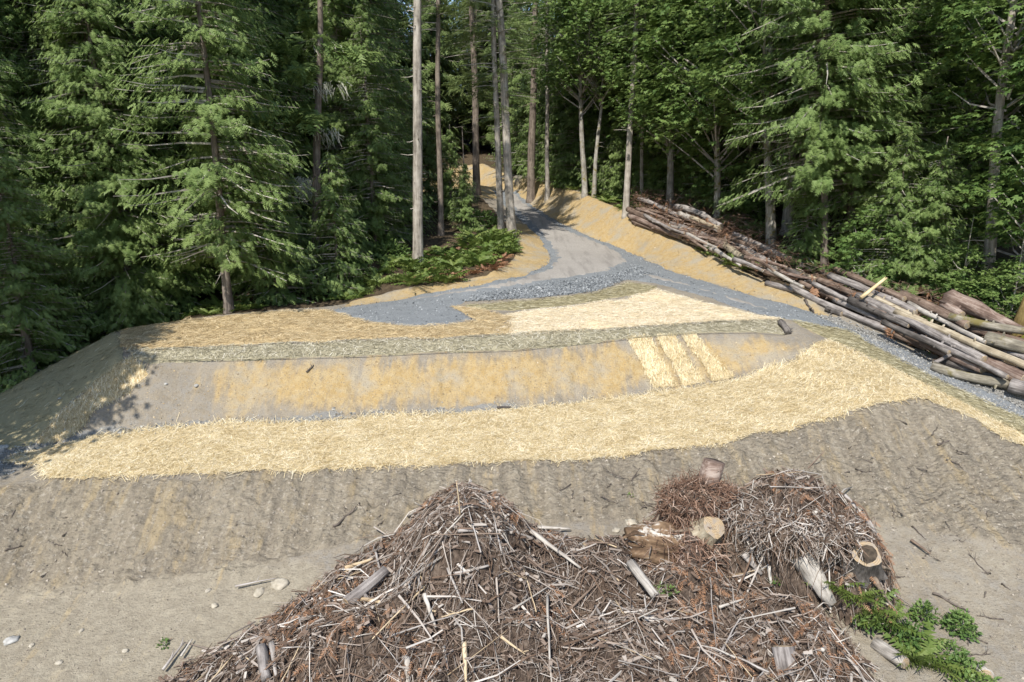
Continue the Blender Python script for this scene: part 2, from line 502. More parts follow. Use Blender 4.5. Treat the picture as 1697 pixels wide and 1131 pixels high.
def drape(name, q, off, res, mat, lump=0.0, seed=0, surf=None, kind=None, edge=.03):
    """a sheet over the ground inside outline q (world x, y), edge turned down into the ground"""
    surf = surf or H
    q = clean_poly(q)
    gx, gy = np.meshgrid(np.arange(q[:, 0].min(), q[:, 0].max(), res), np.arange(q[:, 1].min(), q[:, 1].max(), res), indexing='ij')
    g2 = np.stack([gx.ravel(), gy.ravel()], 1); g2 = g2 + (RNG.random(g2.shape) - .5) * res * .5
    g2 = g2[inside(q, g2[:, 0], g2[:, 1])]
    n = len(q)
    vs = [Vector(p) for p in q] + [Vector(p) for p in g2]
    ov, oe, of, *_ = delaunay_2d_cdt(vs, [(i, (i + 1) % n) for i in range(n)], [], 1, 1e-4)
    V2 = np.array([tuple(v) for v in ov])
    T = np.array([f[:3] for f in of if len(f) >= 3] + [(f[0], f[2], f[3]) for f in of if len(f) == 4])
    cen = V2[T].mean(1); T = T[inside(q, cen[:, 0], cen[:, 1])]
    d = np.full(len(V2), 9.0)
    for s in range(0, n, 200):
        d = np.minimum(d, np.sqrt(((V2[:, None] - q[None, s:s + 200]) ** 2).sum(-1)).min(1))
    z = surf(V2[:, 0], V2[:, 1]) + off * smooth(0, .12, d) - .01 * (d < .02) + lump * (fbm(V2[:, 0], V2[:, 1], .8, seed=60 + seed) - .4) * smooth(0, .5, d)
    a = V2[T]; ar = (a[:, 1, 0] - a[:, 0, 0]) * (a[:, 2, 1] - a[:, 0, 1]) - (a[:, 1, 1] - a[:, 0, 1]) * (a[:, 2, 0] - a[:, 0, 0])
    T[ar < 0] = T[ar < 0][:, ::-1]
    b = MB(); b.add(np.column_stack([V2, z]), T)
    o = b.build(name, mat, None, True)
    if kind: o['kind'] = kind
    return o
# ------------------------------------------------------------------ outlines on the ground
PX = dict(
 road=[(545,514),(570,523),(610,533),(680,540),(740,538),(785,530),(752,508),(770,500),(900,493),(985,483),(1012,472),(1040,465),(1085,470),(1150,487),(1250,520),(1320,533),(1400,547),(1480,590),(1560,634),(1697,697),(1800,745),(1800,725),(1697,678),(1600,630),(1500,582),(1420,549),(1340,516),(1210,479),(1110,448),(1045,419),(975,391),(930,371),(897,351),(872,332),(855,317),(836,311),(816,316),(835,342),(870,372),(898,400),(912,425),(904,440),(866,457),(800,470),(740,480),(650,499)],
 lane=[(870,336),(900,358),(935,379),(985,399),(1030,420),(1042,436),(1008,451),(950,460),(860,474),(760,489),(680,499),(600,513),(640,503),(760,483),(862,463),(908,446),(922,428),(906,400),(882,374),(848,342),(838,318),(852,320)],
 branch=[(1050,452),(1100,460),(1180,484),(1280,513),(1380,543),(1330,527),(1250,511),(1150,478),(1080,462)],
 mat_crest=[(1300,530),(1200,533),(1000,547),(800,558),(600,564),(400,573),(240,580),(206,583),(225,600),(250,607),(400,599),(600,592),(700,587),(850,582),(950,573),(1050,562),(1150,554),(1250,553),(1303,557)],
 mat_flank=[(192,549),(100,598),(0,653),(-120,716),(-120,800),(0,748),(56,738),(104,674),(164,627),(204,600),(206,583)],
 mat_ramp=[(1312,532),(1405,549),(1500,602),(1600,652),(1697,695),(1800,747),(1800,775),(1697,721),(1560,650),(1450,596),(1370,561),(1325,540)],
 mat_road=[(770,507),(900,497),(985,487),(1012,477),(1040,469),(1088,476),(1072,487),(1030,493),(950,505),(850,516),(795,513)],
 straw_terrace=[(62,747),(200,718),(400,701),(640,693),(850,680),(1000,665),(1150,644),(1250,623),(1320,595),(1348,570),(1375,566),(1450,598),(1560,652),(1697,723),(1800,777),(1800,797),(1697,741),(1600,690),(1517,654),(1450,671),(1350,699),(1200,734),(1050,751),(900,765),(700,772),(500,780),(300,789),(150,795),(78,785),(70,766),(15,764)],
 straw_left=[(192,549),(300,534),(380,524),(480,517),(545,515),(570,525),(610,535),(680,543),(740,541),(800,531),(850,540),(845,555),(800,557),(600,563),(400,572),(240,579),(208,581)],
 straw_right=[(800,548),(850,540),(835,526),(860,518),(950,508),(1040,496),(1085,479),(1150,498),(1250,523),(1295,530),(1200,532),(1000,546),(850,556)],
 straw_a=[(1042,563),(1076,562),(1098,600),(1118,640),(1082,646),(1064,606)],
 straw_b=[(1089,560),(1116,559),(1142,598),(1166,633),(1131,640),(1112,600)],
 straw_c=[(1128,557),(1152,557),(1184,596),(1212,627),(1180,633),(1158,598)],
 straw_flank=[(62,735),(110,672),(170,625),(215,600),(250,622),(215,650),(170,668),(130,715),(90,730)],
 clumps=[(747,508),(790,514),(850,528),(835,536),(790,532)],
)
PW = {k: pix_poly(v, .3, {'road': .12, 'lane': .1, 'branch': .12, 'straw_terrace': .13, 'straw_left': .12, 'straw_right': .12}.get(k, .07), i) for i, (k, v) in enumerate(PX.items())}

def soft_mask(gx, gy, px, blur, rows=None):
    """0..1 over the ground grid for a photograph outline"""
    q = pix_poly(px, .5, .1)
    return inside(q, gx, gy).astype(float)

def axis(parts):
    out = [parts[0][0]]
    for a, b, s0, s1 in parts:
        x = a
        while x < b - 1e-6:
            s = s0 + (s1 - s0) * (x - a) / (b - a); x = min(b, x + s); out.append(x)
    return np.array(out)
ys = axis([(-12, 4, 2, .3), (4, 9, .35, .08), (9, 12, .075, .06), (12, 18.5, .058, .075), (18.5, 34, .095, .16), (34, 55, .15, .3), (55, 85, .35, .8), (85, 190, 1, 6), (190, 340, 8, 20)])
xr = axis([(0, 12, .075, .085), (12, 20, .1, .16), (20, 30, .16, .4), (30, 80, .5, 3), (80, 320, 5, 25)])
xs = np.concatenate([-xr[:0:-1], xr])
gx, gy = np.meshgrid(xs, ys, indexing='ij')

def blur2(a, n):
    for _ in range(n):
        p = np.pad(a, 1, mode='edge')
        a = (p[:-2, 1:-1] + p[2:, 1:-1] + p[1:-1, :-2] + p[1:-1, 2:] + 2 * a) / 6
    return a
def regions(px, n, seed=0): return blur2(inside(pix_poly(px, .5, .15, seed), gx, gy).astype(float), n)

cover = np.zeros(gx.shape, bool)
for k in PW:
    if k != 'straw_flank': cover |= inside(PW[k], gx, gy)
cover = blur2(cover.astype(float), 4)
m_bank = regions([(360,612),(430,606),(600,600),(850,590),(1050,572),(1250,562),(1330,572),(1300,592),(1250,617),(1000,655),(850,668),(640,676),(430,672),(330,672),(340,640)], 34, 1)
m_road_bank = np.maximum(regions([(815,300),(900,297),(965,320),(1045,352),(1115,388),(1180,424),(1260,462),(1345,497),(1380,530),(1330,516),(1210,480),(1110,450),(1045,420),(975,392),(895,352),(840,330)], 6, 2),
                         regions([(575,508),(650,500),(760,482),(860,462),(908,440),(915,424),(900,398),(872,370),(850,372),(858,390),(862,405),(850,432),(800,456),(700,474),(590,496)], 4, 3))
m_far = regions([(675,280),(800,272),(836,288),(850,325),(800,330),(760,322),(675,322)], 3, 4)
m_orange = np.clip(np.maximum.reduce([m_bank * .95, m_road_bank, m_far]), 0, 1)
m_dark = regions([(-300,842),(0,812),(80,795),(300,790),(500,781),(700,773),(900,766),(1050,752),(1200,735),(1350,700),(1515,655),(1697,742),(1900,860),(1900,960),(1640,900),(1500,870),(1300,860),(1000,865),(700,865),(500,925),(400,955),(250,972),(0,988),(-300,1010)], 8, 5)
m_pale = np.maximum(regions([(-300,1010),(0,985),(250,960),(400,932),(520,930),(600,1131),(600,1400),(-400,1400)], 10, 6),
                    regions([(1300,900),(1500,850),(1640,900),(1900,1000),(2100,1500),(1300,1500)], 22, 7) * .55)
m_gravel = np.maximum(regions([(-40,755),(60,728),(200,707),(500,690),(860,672),(860,680),(500,698),(200,722),(90,755),(0,790),(-60,800)], 4, 8), 0)
m_gravel = np.maximum(m_gravel, regions([(1340,515),(1440,548),(1560,606),(1697,660),(1800,720),(1800,740),(1697,700),(1560,640),(1430,566)], 3, 9))
road_soft = blur2(inside(PW['road'], gx, gy).astype(float), 3)
# forest floor: everything behind the open ground
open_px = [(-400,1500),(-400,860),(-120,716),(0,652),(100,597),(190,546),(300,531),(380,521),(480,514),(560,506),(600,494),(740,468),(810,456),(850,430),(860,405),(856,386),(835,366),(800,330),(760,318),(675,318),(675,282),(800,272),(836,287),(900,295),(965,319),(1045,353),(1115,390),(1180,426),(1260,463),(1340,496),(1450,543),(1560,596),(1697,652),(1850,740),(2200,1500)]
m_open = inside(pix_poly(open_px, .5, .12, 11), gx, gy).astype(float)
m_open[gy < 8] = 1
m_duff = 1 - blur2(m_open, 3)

def relief(x, y):
    """clods, rills and track marks; depends only on the place"""
    soft = (fbm(x, y, .5, seed=20, o=5) - .5) * .06
    lump = np.maximum(fbm(x, y, .2, seed=26, o=3) - .52, 0) * .36
    rill = (vnoise(x + (y - 14) * .28 * np.sign(2 - x), y, .42, 5.0, seed=30) - .5) * .17
    tracks = (np.sin((y + .05 * np.sin(x * 2.1) + .12 * vnoise(x, y, .7, seed=33)) * 2 * math.pi / .25) * .5) * .055 * smooth(.40, .58, vnoise(x - (y - 14) * .12, y, .55, 3.5, seed=31))
    return soft, lump, rill, tracks
soft, lump, rill, tracks = relief(gx, gy)
crumb = np.abs(vnoise(gx, gy, .19, .13, seed=101) - .5) * .085 + np.abs(vnoise(gx, gy, .11, .085, seed=102) - .5) * .06 + np.maximum(vnoise(gx, gy, .13, .10, seed=103) - .68, 0) * .22
bare = (1 - cover) * (1 - road_soft)
rel = bare * (.55 * crumb * (.25 + .75 * m_dark + .35 * m_bank) + soft * (.35 + .75 * m_dark + .4 * m_orange + .5 * m_duff + .1 * m_pale) + lump * (.9 * m_dark + .5 * m_bank + .25) + (rill + tracks) * m_dark + rill * m_bank * .8)
rel += m_duff * (fbm(gx, gy, 3.0, seed=37) - .5) * .35
gz = H(gx, gy) + rel
# a fast lookup of the finished surface
def HD(x, y):
    x = np.asarray(x, float); y = np.asarray(y, float)
    i = np.clip(np.searchsorted(xs, x) - 1, 0, len(xs) - 2); j = np.clip(np.searchsorted(ys, y) - 1, 0, len(ys) - 2)
    tx = np.clip((x - xs[i]) / (xs[i + 1] - xs[i]), 0, 1); ty = np.clip((y - ys[j]) / (ys[j + 1] - ys[j]), 0, 1)
    return (gz[i, j] * (1 - tx) + gz[i + 1, j] * tx) * (1 - ty) + (gz[i, j + 1] * (1 - tx) + gz[i + 1, j + 1] * tx) * ty

# ------------------------------------------------------------------ ground
m, n, b = NT('soil'); g = G(n)
pos = g.geo()['Position']
n1 = g.noise(pos, .9, 6, .62); n2 = g.noise(pos, 4.5, 6, .7); n3 = g.noise(pos, 22, 4, .7)
streak = g.noise(g.scale(pos, (2.6, .5, .5)), 1.0, 5, .65)
base = g.mix(g.ramp(n1, .35, .65), (.215, .184, .140), (.275, .234, .176))
base = g.mix(g.ramp(n2, .35, .7), base, (.245, .225, .195))
vx = g.node('ShaderNodeTexVoronoi', feature='F1'); g.put(vx.inputs['Vector'], g.scale(pos, (6, 10, 8))); vx.inputs['Scale'].default_value = 1.0; vor = vx.outputs['Distance']
n4 = g.noise(g.scale(pos, (7, 11, 9)), 1.0, 4, .65)
dark = g.mix(g.ramp(n2, .3, .7), (.172, .149, .114), (.255, .217, .163))
str2 = g.noise(g.scale(pos, (4.2, .30, .30)), 1.0, 3, .6); dark = g.mix(g.math('MULTIPLY', g.ramp(str2, .48, .62), .45), dark, (.305, .265, .20)); dark = g.mix(g.math('MULTIPLY', g.ramp(str2, .48, .36), .35), dark, (.15, .132, .108)); dark = g.mix(g.math('MULTIPLY', g.ramp(n4, .54, .68), .5), dark, (.15, .13, .105)); dark = g.mix(g.math('MULTIPLY', g.ramp(n4, .46, .32), .5), dark, (.40, .365, .305))
dark = g.mix(g.math('MULTIPLY', g.math('MULTIPLY', g.ramp(streak, .47, .66), g.ramp(n1, .42, .62)), .7), dark, (.31, .24, .135))
c = g.mix(g.ramp(g.math('ADD', g.attr('m_dark'), g.math('MULTIPLY', g.math('SUBTRACT', n2, .5), .6)), .3, .7), base, dark)
pale = g.mix(g.ramp(n2, .3, .7), (.245, .212, .160), (.325, .287, .22))
c = g.mix(g.ramp(g.math('ADD', g.attr('m_pale'), g.math('MULTIPLY', g.math('SUBTRACT', n1, .5), 1.6)), .25, .95), c, pale)
oc = g.mix(g.ramp(n2, .35, .65), (.36, .25, .108), (.40, .305, .165))
oc = g.mix(g.ramp(n1, .45, .68), oc, (.33, .285, .21)); oc = g.mix(g.math('MULTIPLY', g.ramp(n3, .5, .7), .5), oc, (.28, .25, .20))
of = g.math('ADD', g.attr('m_orange'), g.math('ADD', g.math('MULTIPLY', g.math('SUBTRACT', streak, .5), 2.2), g.math('MULTIPLY', g.math('SUBTRACT', n2, .5), 1.0)))
c = g.mix(g.ramp(of, .12, .84), c, oc)
gv = g.mix(g.ramp(n3, .3, .7), (.16, .155, .143), (.29, .28, .258))
c = g.mix(g.ramp(g.math('ADD', g.attr('m_gravel'), g.math('MULTIPLY', g.math('SUBTRACT', n2, .5), .9)), .4, .6), c, gv)
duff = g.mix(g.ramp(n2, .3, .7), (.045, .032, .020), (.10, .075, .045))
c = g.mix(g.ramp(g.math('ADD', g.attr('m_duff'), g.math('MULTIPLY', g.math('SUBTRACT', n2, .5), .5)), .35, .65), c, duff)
c = g.mix(g.ramp(n3, .56, .70), c, g.mix(.62, c, (.08, .068, .055))); c = g.mix(g.math('MULTIPLY', g.ramp(n3, .42, .28), .35), c, (.46, .42, .35))
g.put(b.inputs['Base Color'], c); b.inputs['Roughness'].default_value = .95
b.inputs['Specular IOR Level'].default_value = .1
g.put(b.inputs['Normal'], g.bump(n3, .8, .05, g.bump(g.math('MULTIPLY', vor, g.math('MAXIMUM', g.attr('m_dark'), .15)), .9, .07, g.bump(g.math('MULTIPLY', n4, g.math('MAXIMUM', g.attr('m_dark'), .3)), .5, .06, g.bump(g.noise(g.scale(pos, (5, 14, 9)), 1.0, 5, .7), .7, .06, g.bump(g.noise(pos, 60, 3, .7), .5, .015))))))
SOIL = m
nx, ny = gx.shape
I = np.arange(nx * ny).reshape(nx, ny)
q = np.stack([I[:-1, :-1], I[1:, :-1], I[1:, 1:], I[:-1, 1:]], -1).reshape(-1, 4)
mb = MB(); mb.add(np.stack([gx, gy, gz], -1), np.concatenate([q[:, [0, 1, 2]], q[:, [0, 2, 3]]]))
ground = mb.build('ground', SOIL, None, True); ground['kind'] = 'structure'
for nm, a in (('m_orange', m_orange), ('m_dark', m_dark), ('m_pale', m_pale), ('m_gravel', m_gravel), ('m_duff', m_duff)):
    at = ground.data.attributes.new(nm, 'FLOAT', 'POINT'); at.data.foreach_set('value', a.astype(np.float32).ravel())

# ------------------------------------------------------------------ road, mats, straw
def ground_sheet_mat(name, c1, c2, c3, sc, bumpd, st=(1, 1, 1), fine=None):
    m, n, b = NT(name); g = G(n); pos = g.geo()['Position']
    a = g.noise(pos, sc, 5, .7); bb = g.noise(g.scale(pos, st), 1.0, 5, .65); d = g.noise(pos, 1.3, 5, .6)
    c = g.mix(g.ramp(a, .32, .68), c1, c2)
    c = g.mix(g.ramp(bb, .46, .66), c, c3)
    c = g.mix(g.math('MULTIPLY', g.ramp(d, .4, .7), .45), c, c1)
    g.put(b.inputs['Base Color'], c); b.inputs['Roughness'].default_value = .95
    b.inputs['Specular IOR Level'].default_value = .1
    g.put(b.inputs['Normal'], g.bump(a, .7, bumpd, g.bump(bb, .4, bumpd)))
    return m
GRAVEL = ground_sheet_mat('coarse_gravel', (.122, .132, .138), (.245, .258, .265), (.17, .18, .187), 26, .03, (3, 3, 3))
PACKED = ground_sheet_mat('packed_gravel', (.235, .218, .198), (.31, .29, .262), (.20, .185, .168), 12, .012, (2.2, .25, 1.0))
MAT = ground_sheet_mat('fibre_mat', (.23, .20, .115), (.35, .305, .185), (.28, .25, .155), 30, .015, (14, 3, 8))
MATG = ground_sheet_mat('fibre_mat_grey', (.24, .218, .148), (.37, .335, .235), (.30, .272, .19), 24, .02, (6, 20, 8))
STRAW = ground_sheet_mat('straw_base', (.38, .30, .17), (.57, .48, .315), (.48, .395, .24), 18, .03, (5, 14, 6))
STRAWG = ground_sheet_mat('straw_golden', (.30, .215, .11), (.56, .445, .26), (.44, .335, .18), 12, .03, (.9, 6, 4))
STRAND = island_mat('straw_strand', [(0, (.34, .25, .115)), (.3, (.55, .43, .235)), (.7, (.68, .57, .355)), (1, (.80, .73, .55))], .7, .7)
STRANDP = island_mat('straw_strand_pale', [(0, (.46, .36, .21)), (.3, (.70, .58, .38)), (.7, (.82, .72, .53)), (1, (.88, .84, .72))], .7, .5)
STRAWP = ground_sheet_mat('straw_pale', (.52, .42, .26), (.74, .63, .43), (.64, .54, .35), 18, .03, (5, 14, 6))
STRANDG = island_mat('straw_strand_golden', [(0, (.17, .115, .055)), (.35, (.42, .31, .16)), (.7, (.61, .48, .28)), (1, (.74, .63, .42))], .7, .8)
FIBRE = island_mat('fibre', [(0, (.13, .112, .06)), (.5, (.27, .238, .14)), (.85, (.39, .35, .23)), (1, (.52, .48, .36))], .8, .5)
FIBREG = island_mat('fibre_grey', [(0, (.15, .133, .085)), (.5, (.29, .26, .18)), (.85, (.42, .385, .285)), (1, (.60, .56, .47))], .8, .5)
o = drape('gravel_shoulder', PW['road'], .03, .35, GRAVEL, .02); o['kind'] = 'structure'
o = drape('gravel_road', PW['lane'], .045, .35, PACKED, .02); o['kind'] = 'structure'
o = drape('gravel_path', PW['branch'], .045, .35, PACKED, .02); o['kind'] = 'structure'
for k, lab, mt in (('mat_crest', 'grey-green fibre mat draped along the crest of the orange bank', MATG), ('mat_flank', 'olive fibre mat draped over the shaded left flank of the fill', MAT),
                   ('mat_ramp', 'olive fibre mat running down beside the long log pile', MAT), ('mat_road', 'olive fibre mat between the dark gravel and the pale straw triangle', MAT)):
    o = drape('erosion_mat', PW[k], .035, .16, mt, .05, len(k), HD); tag(o, lab, 'mat')
    fl = PW[k]; gq = np.random.default_rng(len(k)); P = fl.min(0) + (fl.max(0) - fl.min(0)) * gq.random((60000, 2)); P = P[inside(fl, P[:, 0], P[:, 1])][:7000 if k == 'mat_crest' else 3500]
    a_ = gq.random(len(P)) * 6.28; L_ = .05 + .09 * gq.random(len(P)); D_ = np.column_stack([np.cos(a_) * L_, np.sin(a_) * L_ * .6]); Z_ = lambda p: np.column_stack([p, HD(p[:, 0], p[:, 1]) + .05 + .05 * (fbm(p[:, 0], p[:, 1], .8, seed=60 + len(k)) - .4) + .012])
    A_, B_ = Z_(P - D_), Z_(P + D_); S_ = np.column_stack([-np.sin(a_), np.cos(a_), .4 * np.ones(len(P))]) * .006; fb = np.stack([A_ - S_, B_ - S_, B_ + S_, A_ + S_], 1).reshape(-1, 3); ft = (np.array([[0, 1, 2], [0, 2, 3]])[None] + (np.arange(len(P)) * 4)[:, None, None]).reshape(-1, 3); MB().add(fb, ft).build('loose_fibres', FIBREG if k == 'mat_crest' else FIBRE, o)['kind'] = 'stuff'
    if k == 'mat_crest':   # its lower hem hangs loose and wrinkled over the bank
        hem = cast(np.linspace(255, 1300, 150), np.interp(np.linspace(255, 1300, 150), [p[0] for p in PX['mat_crest'][10:]], [p[1] for p in PX['mat_crest'][10:]]), 0, HD)
        hem[:, 2] += .05 + .06 * fbm(hem[:, 0], hem[:, 1], .8, seed=70); hem[:, 1] -= .02 + .08 * fbm(hem[:, 0], hem[:, 1], 1.3, seed=71)
        v, t = tube(hem, .006 + .012 * fbm(hem[:, 0], hem[:, 1], .6, seed=72), 5, True, .3, 3)
        hb = MB().add(v, t); hb.build('rolled_hem', mt, o, True)

def strands(parent_name, q, n, size, mat, label, base_mat, off=.02, dark=None, seed=0, lump=.05):
    """a straw bed: a lumpy base sheet with loose strands lying over it, one object"""
    o = drape(parent_name, q, off, .14 if n > 9000 else .1, base_mat, lump, seed, HD, 'stuff')
    g_ = np.random.default_rng(500 + seed)
    lo, hi = q.min(0) - .4, q.max(0) + .4
    P = lo + (hi - lo) * g_.random((int(n * 5), 2))
    jit = g_.normal(size=P.shape) * (.085 if n > 9000 else .04)
    P = P[inside(q, P[:, 0] + jit[:, 0], P[:, 1] + jit[:, 1])]; P = P[fbm(P[:, 0], P[:, 1] * 1.6, 1.1, seed=110) + .35 * g_.random(len(P)) > .50][:n]
    N = len(P); ang = g_.random(N) * math.pi * 2
    L = size * (.5 + g_.random(N)); wd = .0028 + .003 * g_.random(N)
    D = np.stack([np.cos(ang), np.sin(ang)], 1)
    z = lambda p: HD(p[:, 0], p[:, 1]) + off + lump * (fbm(p[:, 0], p[:, 1], .8, seed=60 + seed) - .4)
    A = P - D * L[:, None] / 2; B = P + D * L[:, None] / 2
    za = z(A) + .006 + .025 * g_.random(N) ** 2; zb = z(B) + .006 + .045 * g_.random(N) ** 3
    S = np.stack([-D[:, 1], D[:, 0]], 1) * wd[:, None]
    up = np.column_stack([np.zeros((N, 2)), wd * (g_.random(N) - .3)])
    V = np.stack([np.column_stack([A - S, za]), np.column_stack([B - S, zb]), np.column_stack([B + S, zb]) + up, np.column_stack([A + S, za]) + up], 1).reshape(-1, 3)
    T = (np.array([[0, 1, 2], [0, 2, 3]])[None] + (np.arange(N) * 4)[:, None, None]).reshape(-1, 3)
    s = MB().add(V, T).build('loose_straw', mat, o); s['kind'] = 'stuff'
    tag(o, label, 'straw')
    return o
strands('straw_mulch', PW['straw_terrace'], 95000, .23, STRAND, 'thick pale straw spread along the whole terrace below the orange bank', STRAW, .02, seed=1)
strands('straw_mulch', PW['straw_left'], 26000, .24, STRANDG, 'golden brown straw in streaks on the pad beside the dark cedars', STRAWG, .03, seed=2, lump=.16)
strands('straw_mulch', PW['straw_right'], 32000, .23, STRANDP, 'brightest pale straw triangle on the pad beside the gravel branch', STRAWP, .02, seed=3)
for k, lab in (('straw_a', 'left strip of three pale straw strips running down the bank'), ('straw_b', 'middle strip of three pale straw strips running down the bank'), ('straw_c', 'right strip of three pale straw strips running down the bank')):
    strands('straw_strip', PW[k], 3500, .18, STRAND, lab, STRAW, .03, seed=ord(k[-1]) % 7)
strands('straw_scatter', PW['straw_flank'], 4500, .2, STRAND, 'thin straw scattered over the shadowed corner of the fill', STRAWG, .015, seed=5, lump=.03)
strands('straw_clumps', PW['clumps'], 1200, .3, STRANDG, 'brown wedge of old straw beside the end of the parking gravel', STRAWG, .05, seed=6, lump=.15)
# ------------------------------------------------------------------ foliage pieces
def frond_tpl(pairs=6, l0=.36, w=.085, fwd=.62, droop=.28, seed=0, tip=.16):
    """flat feathery spray, 1 long, along +x, sagging towards its tip"""
    g_ = np.random.default_rng(seed); V = []; T = []
    zc = lambda s: -droop * s * s
    for i in range(pairs):
        s = .08 + .84 * i / pairs
        L = l0 * (1 - s) ** .55 + .05
        for sd in (1, -1):
            ss = s + g_.random() * .05
            ex = ss + L * fwd * (.8 + .4 * g_.random()); ey = sd * L * (.75 + .5 * g_.random())
            k = len(V)
            V += [(ss - w * .5, 0, zc(ss)), (ss + w * .8, 0, zc(ss)), (ex, ey, zc(ss) - .05 - .10 * g_.random())]
            T.append((k, k + 1, k + 2) if sd > 0 else (k + 1, k, k + 2))
    k = len(V)
    V += [(.75, -.035, zc(.75)), (.75, .035, zc(.75)), (1.0 + tip * .3, 0, zc(1.05))]; T.append((k, k + 2, k + 1))
    return np.array(V, float), np.array(T)
FROND = [frond_tpl(4, .42, .17, .62, .34, seed=i) for i in range(4)]
NEEDLE = [frond_tpl(7, .24, .06, .45, .12, 10 + i) for i in range(3)]
FERN_T = frond_tpl(10, .20, .075, .18, .45, 20)
def maple_tpl():
    V = [(0, 0, 0)]; T = []
    for k in range(5):
        a = (k - 2) * .78; L = (.62, .85, 1, .85, .62)[k]; wv = .26
        c, s_ = math.cos(a), math.sin(a)
        i = len(V)
        V += [(.25 * c + wv * s_ * .8, .25 * s_ - wv * c * .8, .02), (L * c, L * s_, -.12 * L), (.25 * c - wv * s_ * .8, .25 * s_ + wv * c * .8, .02)]
        T += [(0, i, i + 1), (0, i + 1, i + 2)]
    return np.array(V, float), np.array(T)
MAPLE_T = maple_tpl()
LEAF_T = (np.array([(0, 0, 0), (.5, -.28, .05), (1, 0, -.12), (.5, .28, .05)], float), np.array([(0, 1, 2), (0, 2, 3)]))

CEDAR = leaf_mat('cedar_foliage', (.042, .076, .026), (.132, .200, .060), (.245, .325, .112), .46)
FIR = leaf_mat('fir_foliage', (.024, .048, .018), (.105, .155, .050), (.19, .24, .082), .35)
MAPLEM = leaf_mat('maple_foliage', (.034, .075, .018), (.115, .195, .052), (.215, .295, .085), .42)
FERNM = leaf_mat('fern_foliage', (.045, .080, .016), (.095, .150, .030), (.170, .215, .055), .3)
BRAMBLE = leaf_mat('bramble_foliage', (.034, .072, .016), (.080, .145, .036), (.16, .235, .065), .3)
DEADF = leaf_mat('dead_red_foliage', (.100, .052, .030), (.205, .105, .058), (.330, .185, .105), .15)
LICHEN = plain_mat('lichen', (.36, .36, .29), (.50, .49, .40), 8)
LIMB = plain_mat('bare_limb', (.22, .195, .165), (.43, .40, .355), 2.5)
BARK = {
 'fir': wood_mat('fir_bark', [(0, (.09, .077, .064)), (.45, (.275, .245, .205)), (1, (.45, .41, .355))], 9, 1.0, None, .8),
 'fir_brown': wood_mat('fir_bark_brown', [(0, (.055, .045, .037)), (.5, (.15, .122, .098)), (1, (.265, .22, .178))], 9, 1.0, None, .8),
 'cedar': wood_mat('cedar_bark', [(0, (.055, .044, .036)), (.5, (.155, .128, .108)), (1, (.27, .235, .20))], 12, .7, None, .8),
 'mossy': wood_mat('mossy_bark', [(0, (.11, .10, .085)), (.5, (.27, .25, .215)), (1, (.42, .40, .35))], 8, 1.6, ((.16, .135, .03), .52), .6),
}

def crown_arrays(kind, Ht, R, h0, nb, seed, fl=.55, dens=7.0, shape=.75, bare=0.0):
    """branches and sprays of a conifer standing at the origin: (foliage MB, limb MB)"""
    g_ = np.random.default_rng(seed)
    fol = MB(); lim = MB()
    fir = kind == 'fir'
    PP, XX, NN, SS, TT = [], [], [], [], []
    q0, q1, qb, qr = [], [], [], []
    for i in range(nb):
        h = h0 + (Ht - h0) * ((i + g_.random()) / nb) ** 1.05
        az = g_.random() * 2 * math.pi
        L = (R * (1 - (h - h0 * .3) / (Ht - h0 * .3)) ** shape * (.65 + .5 * g_.random()) + .25)
        if h < h0 + .12 * (Ht - h0): L *= .55 + .45 * g_.random()
        rad = np.array([math.cos(az), math.sin(az), 0]); side = np.array([-rad[1], rad[0], 0])
        up, dn, tp = (.12, .42, .20) if not fir else (.10, .22, .05)
        dn *= .6 + .8 * g_.random()
        crv = (g_.random() - .5) * .3
        def pt(s): return rad * (L * s)[:, None] + side * (L * crv * s * s)[:, None] + np.array([0, 0, 1.]) * (h + L * (up * s - dn * s ** 2 + tp * s ** 4))[:, None]
        sk = np.array([0., .35, .7, 1.])
        p = pt(sk); q0.append(p[:-1]); q1.append(p[1:]); rr = (.012 + .012 * L) * (1 - sk * .85); qr.append(np.stack([rr[:-1], rr[1:]], 1))
        if g_.random() < bare: continue
        n = int(L * dens) + 3
        s = .10 + .90 * g_.random(n) ** .8
        P = pt(s)
        sd = g_.choice([-1, 1], n); th = (.25 + .9 * g_.random(n)) * sd * (1.05 - s * .6)
        dirv = rad[None] * np.cos(th)[:, None] + side[None] * np.sin(th)[:, None]
        if fir:
            dirv[:, 2] += -.12 + .25 * (g_.random(n) - .5); nz = .9 + .2 * g_.random(n)
        else:
            dirv[:, 2] += -.45 - .75 * g_.random(n) + .25 * s; nz = .45 + .45 * g_.random(n)
        N = np.array([0, 0, 1.])[None] * nz[:, None] + rad[None] * (.85 if not fir else .15) + (g_.random((n, 3)) - .5) * .5
        P = P + dirv * (-.1) + (g_.random((n, 3)) - .5) * np.array([.75, .75, .5]) * min(1, .3 + L / 3)
        PP.append(P); XX.append(dirv); NN.append(N)
        SS.append(fl * (.6 + .7 * g_.random(n)) * (.8 + .25 * min(L / R, 1)))
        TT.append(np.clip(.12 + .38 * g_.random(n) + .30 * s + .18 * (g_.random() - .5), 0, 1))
    P = np.concatenate(PP); X = np.concatenate(XX); N = np.concatenate(NN); S = np.concatenate(SS); TI = np.concatenate(TT)
    tp = NEEDLE if fir else FROND
    which = g_.integers(0, len(tp), len(P))
    for k, (tv, tt) in enumerate(tp):
        w_ = which == k
        if w_.any():
            v, t, i = scatter(tv, tt, P[w_], X[w_], N[w_], S[w_]); fol.add(v, t, TI[w_][i])
    a = np.concatenate(q0); b = np.concatenate(q1); r = np.concatenate(qr)
    v, t, i = twigs(a, b, np.zeros_like(a), r[:, 0], r[:, 1]); lim.add(v, t)
    return fol, lim

